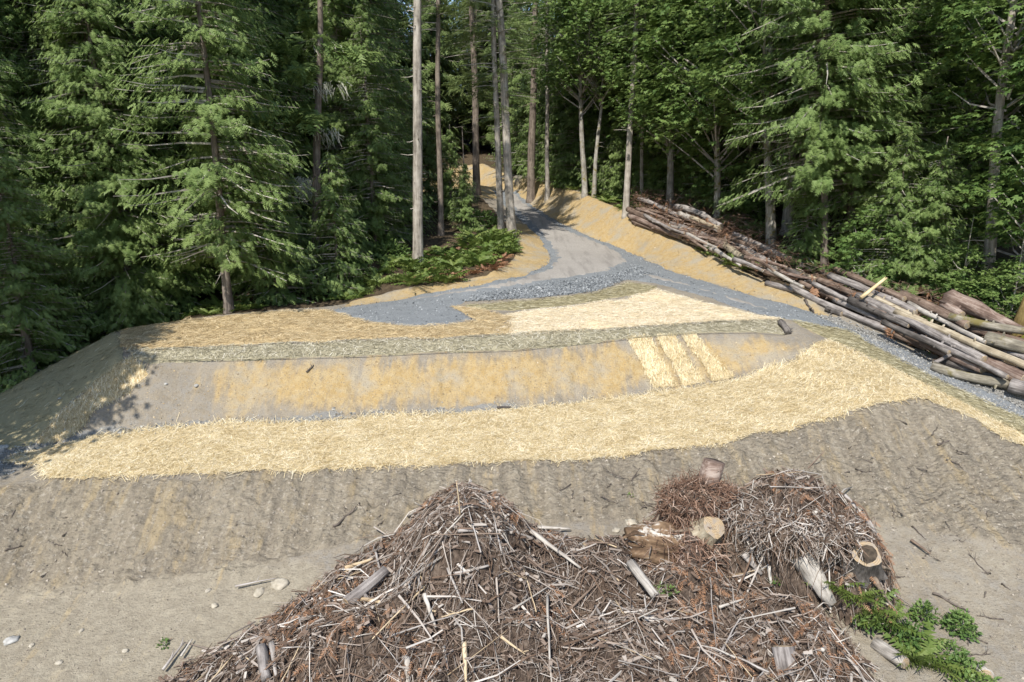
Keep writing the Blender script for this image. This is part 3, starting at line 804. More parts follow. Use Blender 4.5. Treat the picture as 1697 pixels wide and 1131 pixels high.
def leafy_arrays(Ht, R, h0, nc, seed, leaf=.24, per=55, flat=.35):
    """broadleaf crown: leaf layers on forking limbs"""
    g_ = np.random.default_rng(seed); fol = MB(); lim = MB()
    C = []
    q0, q1, qr = [], [], []
    for i in range(nc):
        h = h0 + (Ht - h0) * g_.random() ** .9; az = g_.random() * 2 * math.pi
        env = math.sin(math.pi * min(1, max(.08, (h - h0) / (Ht - h0) * .85 + .12))) ** .6
        r_ = R * env * (.35 + .65 * g_.random() ** .5)
        c = np.array([r_ * math.cos(az), r_ * math.sin(az), h]); C.append(c)
        if i % 3 == 0:
            b0 = np.array([0, 0, max(h0 * .5, h - r_ * .9)]); mid = b0 * .45 + c * .55 + np.array([0, 0, -.3 + .4 * g_.random()]) + (g_.random(3) - .5) * .5
            q0 += [b0, mid]; q1 += [mid, c]; k = .03 + .012 * r_; qr += [(k, k * .6), (k * .6, .012)]
    C = np.array(C)
    n = nc * per; ci = np.repeat(np.arange(nc), per)
    off = g_.normal(size=(n, 3)) * np.array([.62, .62, .62 * flat]) * (R / 4.2)
    out = C[ci] * np.array([1, 1, 0]); out /= np.linalg.norm(out, axis=1, keepdims=True) + .1
    off[:, 2] -= .25 * np.linalg.norm(off[:, :2], axis=1)
    P = C[ci] + off
    X = out + (g_.random((n, 3)) - .5) * 1.3; X[:, 2] -= .25
    N = np.array([0, 0, 1.]) + (g_.random((n, 3)) - .5) * .95 + out * .25
    v, t, i = scatter(*MAPLE_T, P, X, N, leaf * (.6 + .7 * g_.random(n)))
    ct = g_.random(nc) * .35
    fol.add(v, t, np.clip(.15 + ct[ci] + .45 * g_.random(n), 0, 1)[i])
    a = np.array(q0); b = np.array(q1); r = np.array(qr)
    v, t, i = twigs(a, b, np.zeros_like(a), r[:, 0], r[:, 1]); lim.add(v, t)
    return fol, lim

CROWN = {}
def crown(key, fmat, arr):
    f, l = arr
    CROWN[key] = (f.mesh('crown_' + key, fmat), l.mesh('limbs_' + key, LIMB))
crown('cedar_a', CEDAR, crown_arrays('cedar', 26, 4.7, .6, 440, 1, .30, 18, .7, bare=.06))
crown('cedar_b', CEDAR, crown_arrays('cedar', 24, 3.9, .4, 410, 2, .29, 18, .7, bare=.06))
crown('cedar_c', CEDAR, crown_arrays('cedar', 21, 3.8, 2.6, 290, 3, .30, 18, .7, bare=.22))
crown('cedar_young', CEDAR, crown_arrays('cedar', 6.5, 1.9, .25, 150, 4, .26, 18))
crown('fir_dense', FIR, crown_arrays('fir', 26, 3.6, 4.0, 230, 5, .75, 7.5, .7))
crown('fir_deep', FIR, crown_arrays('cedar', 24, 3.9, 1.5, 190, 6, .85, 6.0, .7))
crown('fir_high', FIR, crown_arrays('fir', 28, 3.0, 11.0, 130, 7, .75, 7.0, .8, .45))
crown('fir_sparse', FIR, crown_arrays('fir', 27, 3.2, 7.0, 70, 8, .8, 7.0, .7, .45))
crown('maple_a', MAPLEM, leafy_arrays(17, 4.6, 3.5, 190, 9, .27, 46))
crown('maple_b', MAPLEM, leafy_arrays(15, 3.8, 1.2, 150, 10, .26, 50))
crown('maple_small', MAPLEM, leafy_arrays(5.0, 2.4, .4, 60, 11, .20, 48))

def trunk_mesh(Ht, r0, r1, seed, wob=.12, flare=1.35, bark='fir', stubs=0):
    g_ = np.random.default_rng(seed)
    zz = np.concatenate([[-.5, 0, .25, .7, 1.5], np.linspace(2.5, Ht, 12)])
    ph = g_.random(4) * 6
    x = wob * (np.sin(zz / 5.5 + ph[0]) - math.sin(ph[0])) * np.clip(zz / 4, 0, 1) + .3 * wob * np.sin(zz / 1.7 + ph[2]) * np.clip(zz / 3, 0, 1)
    y = wob * (np.sin(zz / 6.5 + ph[1]) - math.sin(ph[1])) * np.clip(zz / 4, 0, 1)
    R = r0 + (r1 - r0) * np.clip(zz / Ht, 0, 1); R = R * (1 + (flare - 1) * np.exp(-np.clip(zz, 0, 9) * 2.2))
    b = MB(); v, t = tube(np.stack([x, y, zz], 1), R, 10, True, .06, seed); b.add(v, t)
    if stubs:
        h = 2 + (Ht - 4) * g_.random(stubs) ** 1.2; a = g_.random(stubs) * 6.28; L = .15 + .9 * g_.random(stubs) ** 2
        P0 = np.stack([np.interp(h, zz, x), np.interp(h, zz, y), h], 1)
        D = np.stack([np.cos(a), np.sin(a), .15 - .5 * g_.random(stubs)], 1)
        rr = np.interp(h, zz, R)[:, None]
        v, t, _ = twigs(P0 + D * rr * .8, P0 + D * (rr + L[:, None]), (g_.random((stubs, 3)) - .5) * .1, .022 + .01 * g_.random(stubs), np.full(stubs, .008)); b.add(v, t, .75)
    return b.mesh('trunk', BARK[bark], True)

def put_tree(name, label, loc, ckey, Ht, r0, bark='cedar', lean=(0, 0), rot=None, csc=1.0, seed=0, group=None, r1=None, stubs=0, wob=.1, cz=0.0, czs=None):
    t = thing(name, label, 'tree', loc, group)
    t.rotation_euler = (lean[1], lean[0], 0)
    link('trunk', trunk_mesh(Ht, r0, r1 if r1 is not None else r0 * .2, seed, wob, bark=bark, stubs=stubs), t)
    if ckey:
        a = rot if rot is not None else seed * 1.7
        for nm, me in zip(('crown', 'limb'), CROWN[ckey]):
            c = link(nm, me, t); c['kind'] = 'stuff'; c.rotation_euler = (0, 0, a); c.scale = (csc, csc, czs or csc); c.location = (0, 0, cz)
    return t

def foot(px, d, py=None):
    """standing point: on the ground under that pixel column at depth d, or where the pixel meets the ground"""
    if py is not None:
        p = cast([px], [py])[0]; return (p[0], p[1], float(H(p[0], p[1])))
    u = (px - CX) / F
    x = u * d / CT
    for _ in range(4):                      # the pixel row depends on the height, so settle the column
        z = float(H(x, d)) - CZ
        t = (d * CT - z * ST); x = u * t
    return (x, d, float(H(x, d)))

# foreground cedars on the left, one by one
put_tree('cedar_tree', 'cedar at the back of the pad with bare lower trunk and yellow-green sprays', foot(380, 0, 519), 'cedar_c', 17, .18, 'cedar', (.012, 0), .4, 1.0, 11, cz=-.6)
put_tree('cedar_tree', 'huge full cedar filling the upper left corner of the picture', foot(95, 30.5), 'cedar_a', 19, .4, 'cedar', (0, 0), 1.0, 1.12, 12)
put_tree('cedar_tree', 'broad cedar just left of the cedar with the bare lower trunk', foot(262, 32.5), 'cedar_a', 20, .38, 'cedar', (0, 0), 2.6, 1.05, 13)
put_tree('cedar_tree', 'cedar at the left picture edge with foliage hanging to the ground', foot(-10, 27.0), 'cedar_b', 18, .35, 'cedar', (0, 0), 4.0, 1.05, 14)
put_tree('cedar_tree', 'tall narrow cedar behind the left corner of the straw pad', foot(178, 31.0), 'cedar_b', 18, .3, 'cedar', (0, 0), 5.2, 1.0, 15)
put_tree('cedar_tree', 'dark cedar half hidden behind the bare-trunk cedar', foot(425, 36), 'cedar_a', 20, .35, 'cedar', (0, 0), .2, .98, 16)
put_tree('cedar_tree', 'slim cedar between the broad cedars of the upper left', foot(330, 38), 'cedar_b', 18, .3, 'cedar', (0, 0), 3.3, 1.15, 17)
put_tree('young_cedar', 'bushy young cedar at the left end of the parking gravel', foot(562, 31.5), 'cedar_young', 6.3, .09, 'cedar', (0, 0), .8, .95, 18)
put_tree('young_cedar', 'young cedar with bright sprays right of the bare cedar trunk', foot(460, 30.0), 'cedar_young', 6.3, .09, 'cedar', (0, 0), 2.8, 1.1, 19)
put_tree('young_cedar', 'short young cedar left of the bare cedar trunk at the pad edge', foot(300, 29.8), 'cedar_young', 6.3, .09, 'cedar', (0, 0), 4.4, .95, 20)
for k, (px, d, s, lab) in enumerate([(30, 24.6, .75, 'low young cedar in the dark hollow at the far left'), (110, 26.2, .9, 'young cedar in the hollow beside the mat-covered flank'),
                                     (215, 28.6, .85, 'young cedar peeking over the top left corner of the pad'), (-45, 23.5, .8, 'young cedar cut by the left picture edge in the hollow')]):
    put_tree('young_cedar', lab, foot(px, d), 'cedar_young', 6.3, .09, 'cedar', (0, 0), k * 1.3, s, 21 + k)
put_tree('young_cedar', 'small drooping cedar behind the ferns left of the twin firs', foot(772, 44), 'cedar_young', 6.3, .09, 'cedar', (0, 0), 2.0, .62, 26)
for k, (px, d, s, lab) in enumerate([(712, 54, 1.1, 'young cedar before the far road cut, left of the thin dark trunk'), (748, 50, .9, 'young cedar before the far road cut, right of the thin dark trunk')]):
    put_tree('young_cedar', lab, foot(px, d), 'cedar_young', 6.3, .09, 'cedar', (0, 0), k + .4, s, 181 + k)
put_tree('young_cedar', 'shaded young cedar between the pale fir and the forest', foot(655, 42), 'cedar_young', 6.3, .09, 'cedar', (0, 0), 3.0, 1.2, 27)
put_tree('young_cedar', 'shaded young cedar at the dark gap right of the cedar row', foot(600, 38), 'cedar_young', 6.3, .09, 'cedar', (0, 0), 5.0, 1.1, 28)
for k, (px, d, s, ck, lab) in enumerate([(30, 34, 1.05, 'cedar_b', 'tall cedar behind the far left cedars'), (140, 36, 1.1, 'cedar_a', 'broad cedar in the second row of the upper left'), (225, 28.9, .8, 'cedar_b', 'shorter cedar right above the top left corner of the pad'),
    (310, 34.5, .95, 'cedar_a', 'cedar just behind the left of the bare-trunk cedar'), (490, 40, 1.0, 'cedar_b', 'dark cedar behind the fir with lichen'), (560, 42, 1.1, 'cedar_a', 'dark cedar at the right end of the left cedar row'), (405, 41, 1.1, 'cedar_b', 'cedar top showing above the bare-trunk cedar'),
    (620, 47, 1.1, 'cedar_a', 'dark cedar in the gap left of the pale fir trunk'), (60, 24.0, .55, 'cedar_b', 'small cedar in front of the far left cedars')]):
    put_tree('cedar_tree', lab, foot(px, d), ck, 18 * s, .3 * s, 'cedar', (0, 0), k * 1.9 + .5, s, 101 + k)
g_ = np.random.default_rng(77)
for k in range(16):
    px = -50 + 44 * k + 20 * g_.random(); d = (29.5 if px > 190 else 27.0) + 1.2 * (k % 3) + 5.0 * g_.random() + (4 if px > 470 else 0); s = .62 + .35 * g_.random()
    if abs(px - 378) < 40 and d < 31: d += 4
    if abs(px - 518) < 48 and d < 37: d += 6
    put_tree('cedar_tree', 'slim cedar in the dense row along the left side of the clearing', foot(px, d), ['cedar_b', 'cedar_c'][k % 2], 19 * s, .16, 'cedar', ((g_.random() - .5) * .06, 0), g_.random() * 6, s, 140 + k, 'slim cedars of the left row')
# trees standing just outside the left edge; their shade falls on the fill
for k, (x, y, s, ck) in enumerate([(-17.0, 13.6, .74, 'maple_b'), (-19.2, 15.0, .8, 'maple_a'), (-21.2, 17.2, .75, 'maple_b')]):
    put_tree('cedar_tree' if 'cedar' in ck else 'maple_tree', ['leafy maple at the left margin nearest the mat-covered flank', 'taller leafy maple at the left margin behind the first', 'thin maple at the left margin farthest from the flank', 'leafy maple at the left margin nearest the viewer'][k] if True else 'tree at the left margin that shades the flank of the fill', (x, y, float(H(x, y))), ck, 19 * s, .2, 'mossy', (0, 0), k, s, 31 + k, cz=5.5)

# straight trunks around the road, one by one: px at the foot, foot row or depth, px at the top edge of the picture, width in px
def trunk_tree(label, px, py, d, top, wpx, bark, ckey, Ht=28, seed=0, name='fir_tree', stubs=18, csc=1.0, wob=.1, cz=0, rot=None, taper=.35):
    p = foot(px, d, py)
    dep = p[1]
    r0 = wpx * dep * 1.03 / F / 2
    q = at_depth(top, 0, dep)
    lean = math.atan2(q[0] - p[0], q[2] - p[2])
    return put_tree(name, label, p, ckey, Ht, r0, bark, (lean, 0), rot, csc, seed, None, r0 * taper, stubs, wob, cz)
tf = trunk_tree('brown fir with a kinked bare trunk and pale lichen hanging at mid height', 522, None, 33.0, 513, 15, 'fir_brown', None, 17, 41, stubs=14, wob=.22)
trunk_tree('tall pale straight fir trunk standing alone among the ferns', 693, 440, None, 689, 17, 'fir', 'fir_high', 29, 42, stubs=40, wob=.06, cz=1.5)
trunk_tree('thin dark fir trunk just right of the tall pale trunk', 731, None, 41.5, 723, 9.5, 'fir_brown', 'fir_high', 27, 43, cz=1.5, csc=.9)
trunk_tree('brown fir trunk far back by the upper road bend', 790, None, 60, 784, 12, 'fir_brown', 'fir_high', 28, 44)
t1 = trunk_tree('left and thinner trunk of the twin firs at the road bend', 831, None, 43.0, 818, 11, 'fir', 'fir_sparse', 26, 45, stubs=30, csc=.9)
t2 = trunk_tree('right and thicker trunk of the twin firs at the road bend', 848, None, 42.6, 822, 15, 'fir', 'fir_sparse', 28, 46, stubs=36, cz=2, rot=2.2)
trunk_tree('reddish brown fir trunk on the brow above the orange bank', 880, None, 60.5, 884, 13, 'fir_brown', 'fir_high', 28, 47, stubs=10)
trunk_tree('slim grey fir trunk right of the reddish trunk above the bank', 907, None, 58, 911, 7.5, 'fir', 'fir_high', 26, 48, stubs=16, csc=.9)
trunk_tree('mossy maple with forked upper limbs above the orange bank', 969, None, 53.5, 962, 9, 'mossy', 'maple_a', 13, 49, 'maple_tree', 4, .8, .15, 4.5)
trunk_tree('thin leaning maple trunk beside the mossy forked maple', 984, None, 53, 1004, 7, 'mossy', 'maple_a', 14, 50, 'maple_tree', 6, .75, .2, 5)
trunk_tree('pale leaning fir trunk at the top end of the upper log pile', 1037, None, 46, 1050, 10.5, 'fir', 'fir_high', 26, 51, stubs=14, csc=.8, cz=2)
trunk_tree('thin grey pole trunk just right of the pale leaning trunk', 1063, None, 50, 1070, 6, 'fir', 'fir_high', 24, 52, stubs=8, csc=.7)
trunk_tree('grey maple trunk in shade behind the upper log pile', 1110, None, 47, 1112, 12, 'mossy', 'maple_a', 14, 53, 'maple_tree', 4, .9, .15, 1.5)
trunk_tree('dark grey maple trunk behind the middle of the upper logs', 1188, None, 42, 1188, 12, 'mossy', 'maple_a', 14, 54, 'maple_tree', 4, .95, .15, 1.2)
trunk_tree('thick mossy maple trunk left of the large right cedar', 1278, None, 35.5, 1262, 17, 'mossy', 'maple_b', 12, 55, 'maple_tree', 6, .8, .3, 5.5)
trunk_tree('large bright cedar behind the long logs, left one of its two trunks', 1366, None, 32.0, 1366, 12, 'cedar', 'cedar_a', 19, 56, 'cedar_tree', 20, .95, .1, 3.4, 1.0)
trunk_tree('large bright cedar behind the long logs, right one of its two trunks', 1408, None, 32.8, 1420, 13, 'cedar', 'cedar_a', 19, 57, 'cedar_tree', 20, .98, .1, 2.6, 4.1)
trunk_tree('cedar with low hanging sprays right of the large bright cedar', 1490, None, 32.5, 1500, 11, 'cedar', 'cedar_b', 18, 58, 'cedar_tree', 10, .95, .1, .4, 2.3)
trunk_tree('smooth grey leaning trunk at the right edge behind the logs', 1632, None, 27.5, 1690, 19, 'fir', 'maple_b', 15, 59, 'maple_tree', 4, .8, .2, 6.5)
for k, (px, d, s, ck, lab) in enumerate([
    (1560, 33, 1.0, 'maple_b', 'leafy maple between the large cedar and the right edge'), (1690, 31, 1.1, 'maple_b', 'leafy maple filling the upper right corner'),
    (1150, 50, 1.0, 'maple_b', 'leafy maple above the upper log pile'), (1085, 56, 1.0, 'maple_a', 'tall leafy maple at the top centre right'),
    (1230, 43, 1.0, 'maple_b', 'maple with broad leaf layers left of the large cedar'), (1750, 25, .9, 'maple_b', 'maple just beyond the right picture edge')]):
    put_tree('maple_tree', lab, foot(px, d), ck, 12 * s, .14, 'mossy', (0, 0), k * 1.1, s, 61 + k)
for k, (px, d, s, lab) in enumerate([(1590, 26.5, .45, 'low maple shrub behind the splintered log'), (1672, 24.5, .45, 'low maple shrub near the mossy stump at the right edge'), (1540, 28.5, .5, 'green shrub behind the upper end of the grey logs'),
                                     (1440, 29.5, .7, 'shrub at the foot of the large bright cedar')]):
    put_tree('maple_shrub', lab, foot(px, d), 'maple_small', 3.4, .04, 'mossy', (0, 0), k * .9, s, 71 + k)
for k, (px, d, s, lab) in enumerate([(1470, 29.0, 1.0, 'young cedar low before the right large cedar'), (1530, 28.2, .9, 'young cedar with drooping sprays behind the slate log'), (1330, 32.5, .7, 'young cedar with hanging sprays left of the large bright cedar')]):
    put_tree('young_cedar', lab, foot(px, d), 'cedar_young', 6.3, .08, 'cedar', (0, 0), k * 2.1, s, 121 + k)
for k, (px, d, s) in enumerate([(895, 64, 1.3), (925, 61.5, 1.1), (950, 59, 1.3), (1000, 56, 1.25), (1022, 54, .9), (1062, 53.5, 1.2), (1090, 51, 1.0), (1135, 49, 1.1), (1165, 46.5, 1.0), (1215, 42.5, 1.1), (870, 70, 1.4), (980, 62, 1.6), (1050, 60, 1.7), (1120, 56, 1.6)]):
    put_tree('young_conifer', 'young conifer in the understory between the trunks right of the road', foot(px, d), 'cedar_young', 6.3, .07, 'cedar', (0, 0), k * 2.3, s, 160 + k, 'young conifers of the understory right of the road')
put_tree('hemlock_tree', 'small bright hemlock behind the trunks above the bank', foot(1010, 58), 'cedar_b', 12, .15, 'cedar', (0, 0), 1, .7, 78)
put_tree('hemlock_tree', 'small hemlock between the reddish trunk and the mossy maple', foot(935, 62), 'cedar_b', 12, .15, 'cedar', (0, 0), 2, .75, 79)
put_tree('hemlock_tree', 'small hemlock at the head of the road behind the twin firs', foot(855, 78), 'cedar_b', 12, .15, 'cedar', (0, 0), 3, .8, 80)

# the fir with lichen: tufts and two clumps of sprays of its own
def clump(parent, hs, fmat, seed, R, n, tpl, fl):
    g_ = np.random.default_rng(seed); b = MB()
    for (h, a, L, k) in hs:
        rad = np.array([math.cos(a), math.sin(a), 0]); s = g_.random(k)
        P = rad * (L * (.15 + .85 * s))[:, None] + np.array([0, 0, h]) + (g_.random((k, 3)) - .5) * [1.0, 1.0, .5]
        P[:, 2] -= .25 * s * L
        X = rad + (g_.random((k, 3)) - .5) * 1.6; X[:, 2] -= .25
        N = np.array([0, 0, 1.]) + (g_.random((k, 3)) - .5) * .7
        v, t, i = scatter(*tpl, P, X, N, fl * (.6 + .7 * g_.random(k))); b.add(v, t, (.3 + .6 * g_.random(k))[i])
    return b
clump(tf, [(8.2, 3.6, 2.4, 110), (8.4, 2.4, 1.6, 60), (11.0, 3.3, 2.6, 130), (11.2, .2, 2.2, 90), (12.5, 1.8, 2.0, 80), (10.0, 4.6, 1.4, 60), (8.0, 5.0, 1.2, 60), (14, 3.0, 2.4, 120), (14.3, 0, 2.0, 90)], CEDAR, 5, 2, 0, FROND[0], .6).build('crown', CEDAR, tf)
g_ = np.random.default_rng(3)
lb = MB()
for (h, a, L, k) in ((5.0, 3.5, .55, 90), (4.6, 3.2, .45, 50), (9.3, .3, 1.4, 60), (7.2, -.3, 1.3, 40), (11.0, .4, 1.2, 40)):
    rad = np.array([math.cos(a), math.sin(a), .1]); s = g_.random(k)
    P0 = rad * (.1 + L * s)[:, None] + np.array([0, 0, h]) + (g_.random((k, 3)) - .5) * .35
    P1 = P0 + np.column_stack([(g_.random(k) - .5) * .5 + rad[0] * .2, (g_.random(k) - .5) * .5, -.15 - .5 * g_.random(k)])
    v, t, _ = twigs(P0, P1, (g_.random((k, 3)) - .5) * .15, np.full(k, .016), np.full(k, .008)); lb.add(v, t)
lb.build('lichen', LICHEN, tf)['kind'] = 'stuff'
# side sprays of the twin firs reaching left over the road head
clump(t2, [(9.6, 3.3, 3.0, 100), (12.0, 3.1, 3.6, 150), (12.3, .1, 2.0, 60), (8.9, 2.7, 2.4, 70), (13.5, 3.6, 3.0, 110)], FIR, 6, 2, 0, NEEDLE[0], .6).build('crown', FIR, t2)

# the shaded forest behind: many trees that nothing tells apart
g_ = np.random.default_rng(21)
placed = []
road_x = lambda y: np.interp(y, [30, 45, 60, 75, 120], [4, 4, 0, -1.0, -1.0])
cnt = 0
for tries in range(4000):
    y = 37 + 68 * g_.random() ** 1.0; x = (g_.random() - .5) * 2 * (.80 * y + 6)
    if inside(pix_poly(open_px[:1], .5, 0) if False else np.array([[-30, 4], [-30, 26], [-12, 28.5], [-3, 34.5], [0, 40], [-6, 52], [-14, 64], [-14, 80], [3, 80], [6, 62], [10, 52], [12, 44], [17, 36], [26, 28], [40, 10]]), np.array([x]), np.array([y]))[0]: continue
    md = 2.6
    if any((x - a) ** 2 + (y - b_) ** 2 < md * md for a, b_ in placed): continue
    if y < 44 and abs(x) < 12: continue
    if -13 < x < 1 and y < 59: continue
    placed.append((x, y))
    u = x / y
    if u > .12 and g_.random() < .45: ck, nm, lab, grp = 'maple_a', 'maple_tree', 'broadleaf tree deep in the forest behind the log piles', 'broadleaf trees of the forest behind'
    else: ck, nm, lab, grp = ['fir_dense', 'fir_deep', 'fir_deep', 'cedar_a'][g_.integers(0, 4)], 'conifer_tree', 'tall dark conifer deep in the shaded forest behind the clearing', 'conifers of the forest behind'
    sc = .85 + .4 * g_.random()
    if ck == 'maple_a': sc *= 1.15
    put_tree(nm, lab, (x, y, float(H(x, y))), ck, 24 * sc * (.7 if ck == 'maple_a' else 1), .16 + .16 * g_.random(), ['fir', 'fir_brown', 'cedar'][g_.integers(0, 3)], ((g_.random() - .5) * .05, 0), g_.random() * 6, sc, 200 + cnt, grp, stubs=0)
    cnt += 1
    if cnt > 190: break
# ------------------------------------------------------------------ logs
LOGM = {
 'grey': wood_mat('log_grey_bark', [(0, (.06, .052, .047)), (.45, (.20, .178, .165)), (1, (.385, .355, .33))], 16, 1.0, ((.38, .31, .235), .66), 1.0, ax='x'),
 'brown': wood_mat('log_brown_bark', [(0, (.05, .034, .026)), (.5, (.15, .108, .083)), (1, (.28, .215, .17))], 14, 1.0, ((.36, .25, .165), .62), 1.0, ax='x'),
 'red': wood_mat('log_reddish_bark', [(0, (.055, .035, .028)), (.5, (.175, .125, .10)), (1, (.34, .28, .24))], 15, .9, None, 1.0, ax='x'),
 'tan': wood_mat('log_tan_bark', [(0, (.15, .12, .082)), (.5, (.32, .268, .19)), (1, (.46, .41, .31))], 12, .8, None, .5, ax='x'),
 'moss': wood_mat('log_mossy_bark', [(0, (.07, .06, .05)), (.5, (.19, .17, .13)), (1, (.33, .30, .25))], 10, 1.2, ((.14, .118, .045), .50), .8, ax='x'),
 'pale': wood_mat('log_bleached_wood', [(0, (.12, .105, .09)), (.4, (.28, .255, .225)), (1, (.50, .465, .415))], 22, .7, None, .7, ax='x'),
 'dark': wood_mat('log_dark_bark', [(0, (.03, .026, .024)), (.5, (.09, .08, .072)), (1, (.20, .18, .165))], 14, 1.0, None, .9, ax='x'),
 'snap': wood_mat('log_fresh_wood', [(0, (.36, .26, .13)), (.5, (.55, .43, .25)), (1, (.68, .57, .37))], 20, .6, None, .5, ax='x'),
}
m, n, b = NT('cut_wood'); g = G(n)
wv = g.node('ShaderNodeTexWave', wave_type='RINGS', rings_direction='X'); g.put(wv.inputs['Vector'], g.obj())
wv.inputs['Scale'].default_value = 9; wv.inputs['Distortion'].default_value = 3; wv.inputs['Detail'].default_value = 3
c = g.mix(wv.outputs['Fac'], (.22, .155, .085), (.40, .305, .19)); c = g.mix(g.ramp(g.noise(g.obj(), 6, 5, .7), .42, .62), c, (.26, .22, .175))
g.put(b.inputs['Base Color'], c); b.inputs['Roughness'].default_value = .9
CUT = m

def basis(d):
    """rotation whose local x axis lies along d"""
    x = Vector(d).normalized(); up = Vector((0, 0, 1)) if abs(x.z) < .95 else Vector((0, 1, 0))
    y = up.cross(x).normalized(); z = x.cross(y)
    return Matrix((x, y, z)).transposed().to_4x4()

def log(name, label, cat, p0, p1, r0, r1, kind='grey', bend=.0, seed=0, stubs=4, cuts=(1, 1), sides=12, group=None, rough=.07, jag=0):
    """one felled log lying from p0 to p1: bark tube, cut ends and branch stubs"""
    g_ = np.random.default_rng(seed + 900)
    p0 = np.asarray(p0, float); p1 = np.asarray(p1, float); L = np.linalg.norm(p1 - p0)
    t = thing(name, label, cat, (0, 0, 0), group)
    t.matrix_world = Matrix.Translation(Vector(p0)) @ basis(p1 - p0)
    k = max(5, int(L / .35) + 2); s = np.linspace(0, 1, k)
    ph = g_.random(3) * 6
    y = bend * L * .12 * np.sin(s * math.pi) + .015 * np.sin(s * L * 2 + ph[0]); z = bend * L * .05 * np.sin(s * math.pi * 1.3) + .012 * np.sin(s * L * 2.6 + ph[1])
    R = (r0 + (r1 - r0) * s) * (1 + .05 * np.sin(s * L * 3.1 + ph[2]))
    v, tr = tube(np.stack([s * L, y, z], 1), R, sides, True, rough, seed)
    if jag:
        e = v[(k - 1) * sides:k * sides]; e[:, 0] += jag * r1 * 2 * g_.random(sides); e0 = v[:sides]; e0[:, 0] -= jag * r0 * .6 * g_.random(sides)
    MB().add(v, tr).build('bark', LOGM[kind], t, True)
    for end, (on, px, rr, sg) in enumerate(((cuts[0], 0, r0, -1), (cuts[1], L, r1, 1))):
        if not on or jag: continue
        a = np.arange(sides) * 2 * math.pi / sides
        ring = np.stack([np.full(sides, sg * .012), np.cos(a) * rr * .86, np.sin(a) * rr * .86], 1)
        ring += (g_.random(ring.shape) - .5) * rr * .05
        V = np.concatenate([ring, [[sg * .02, 0, 0]], ring * [0, 1.08, 1.08]])
        T = []
        for j in range(sides):
            q = (j + 1) % sides
            T += [(sides, j, q) if sg > 0 else (sides, q, j), (j, sides + 1 + j, q), (q, sides + 1 + j, sides + 1 + q)]
        ce = MB().add(V, T).build('cut_end', CUT, t); ce.location = (px, y[0 if end == 0 else -1], z[0 if end == 0 else -1])
    for i in range(stubs):
        f = .08 + .84 * g_.random(); a = g_.random() * 6.28; rr = r0 + (r1 - r0) * f
        d = np.array([.3 * (g_.random() - .5), math.cos(a), math.sin(a)]); l = rr * (.4 + 1.0 * g_.random())
        b0 = np.array([f * L, np.interp(f, s, y), np.interp(f, s, z)])
        v, tr = tube(np.stack([b0 + d * rr * .8, b0 + d * (rr + l * .6), b0 + d * (rr + l)]), [.035 + rr * .08, .03 + rr * .05, .012 + rr * .03], 5, True, .15, i)
        MB().add(v, tr).build('branch_stub', LOGM[kind], t)
    return t

def z8(x, y): return 1250 + x / 3.535, 380 + y / 3.54
def z7(x, y): return 950 + x / 3.533, 300 + y / 3.534
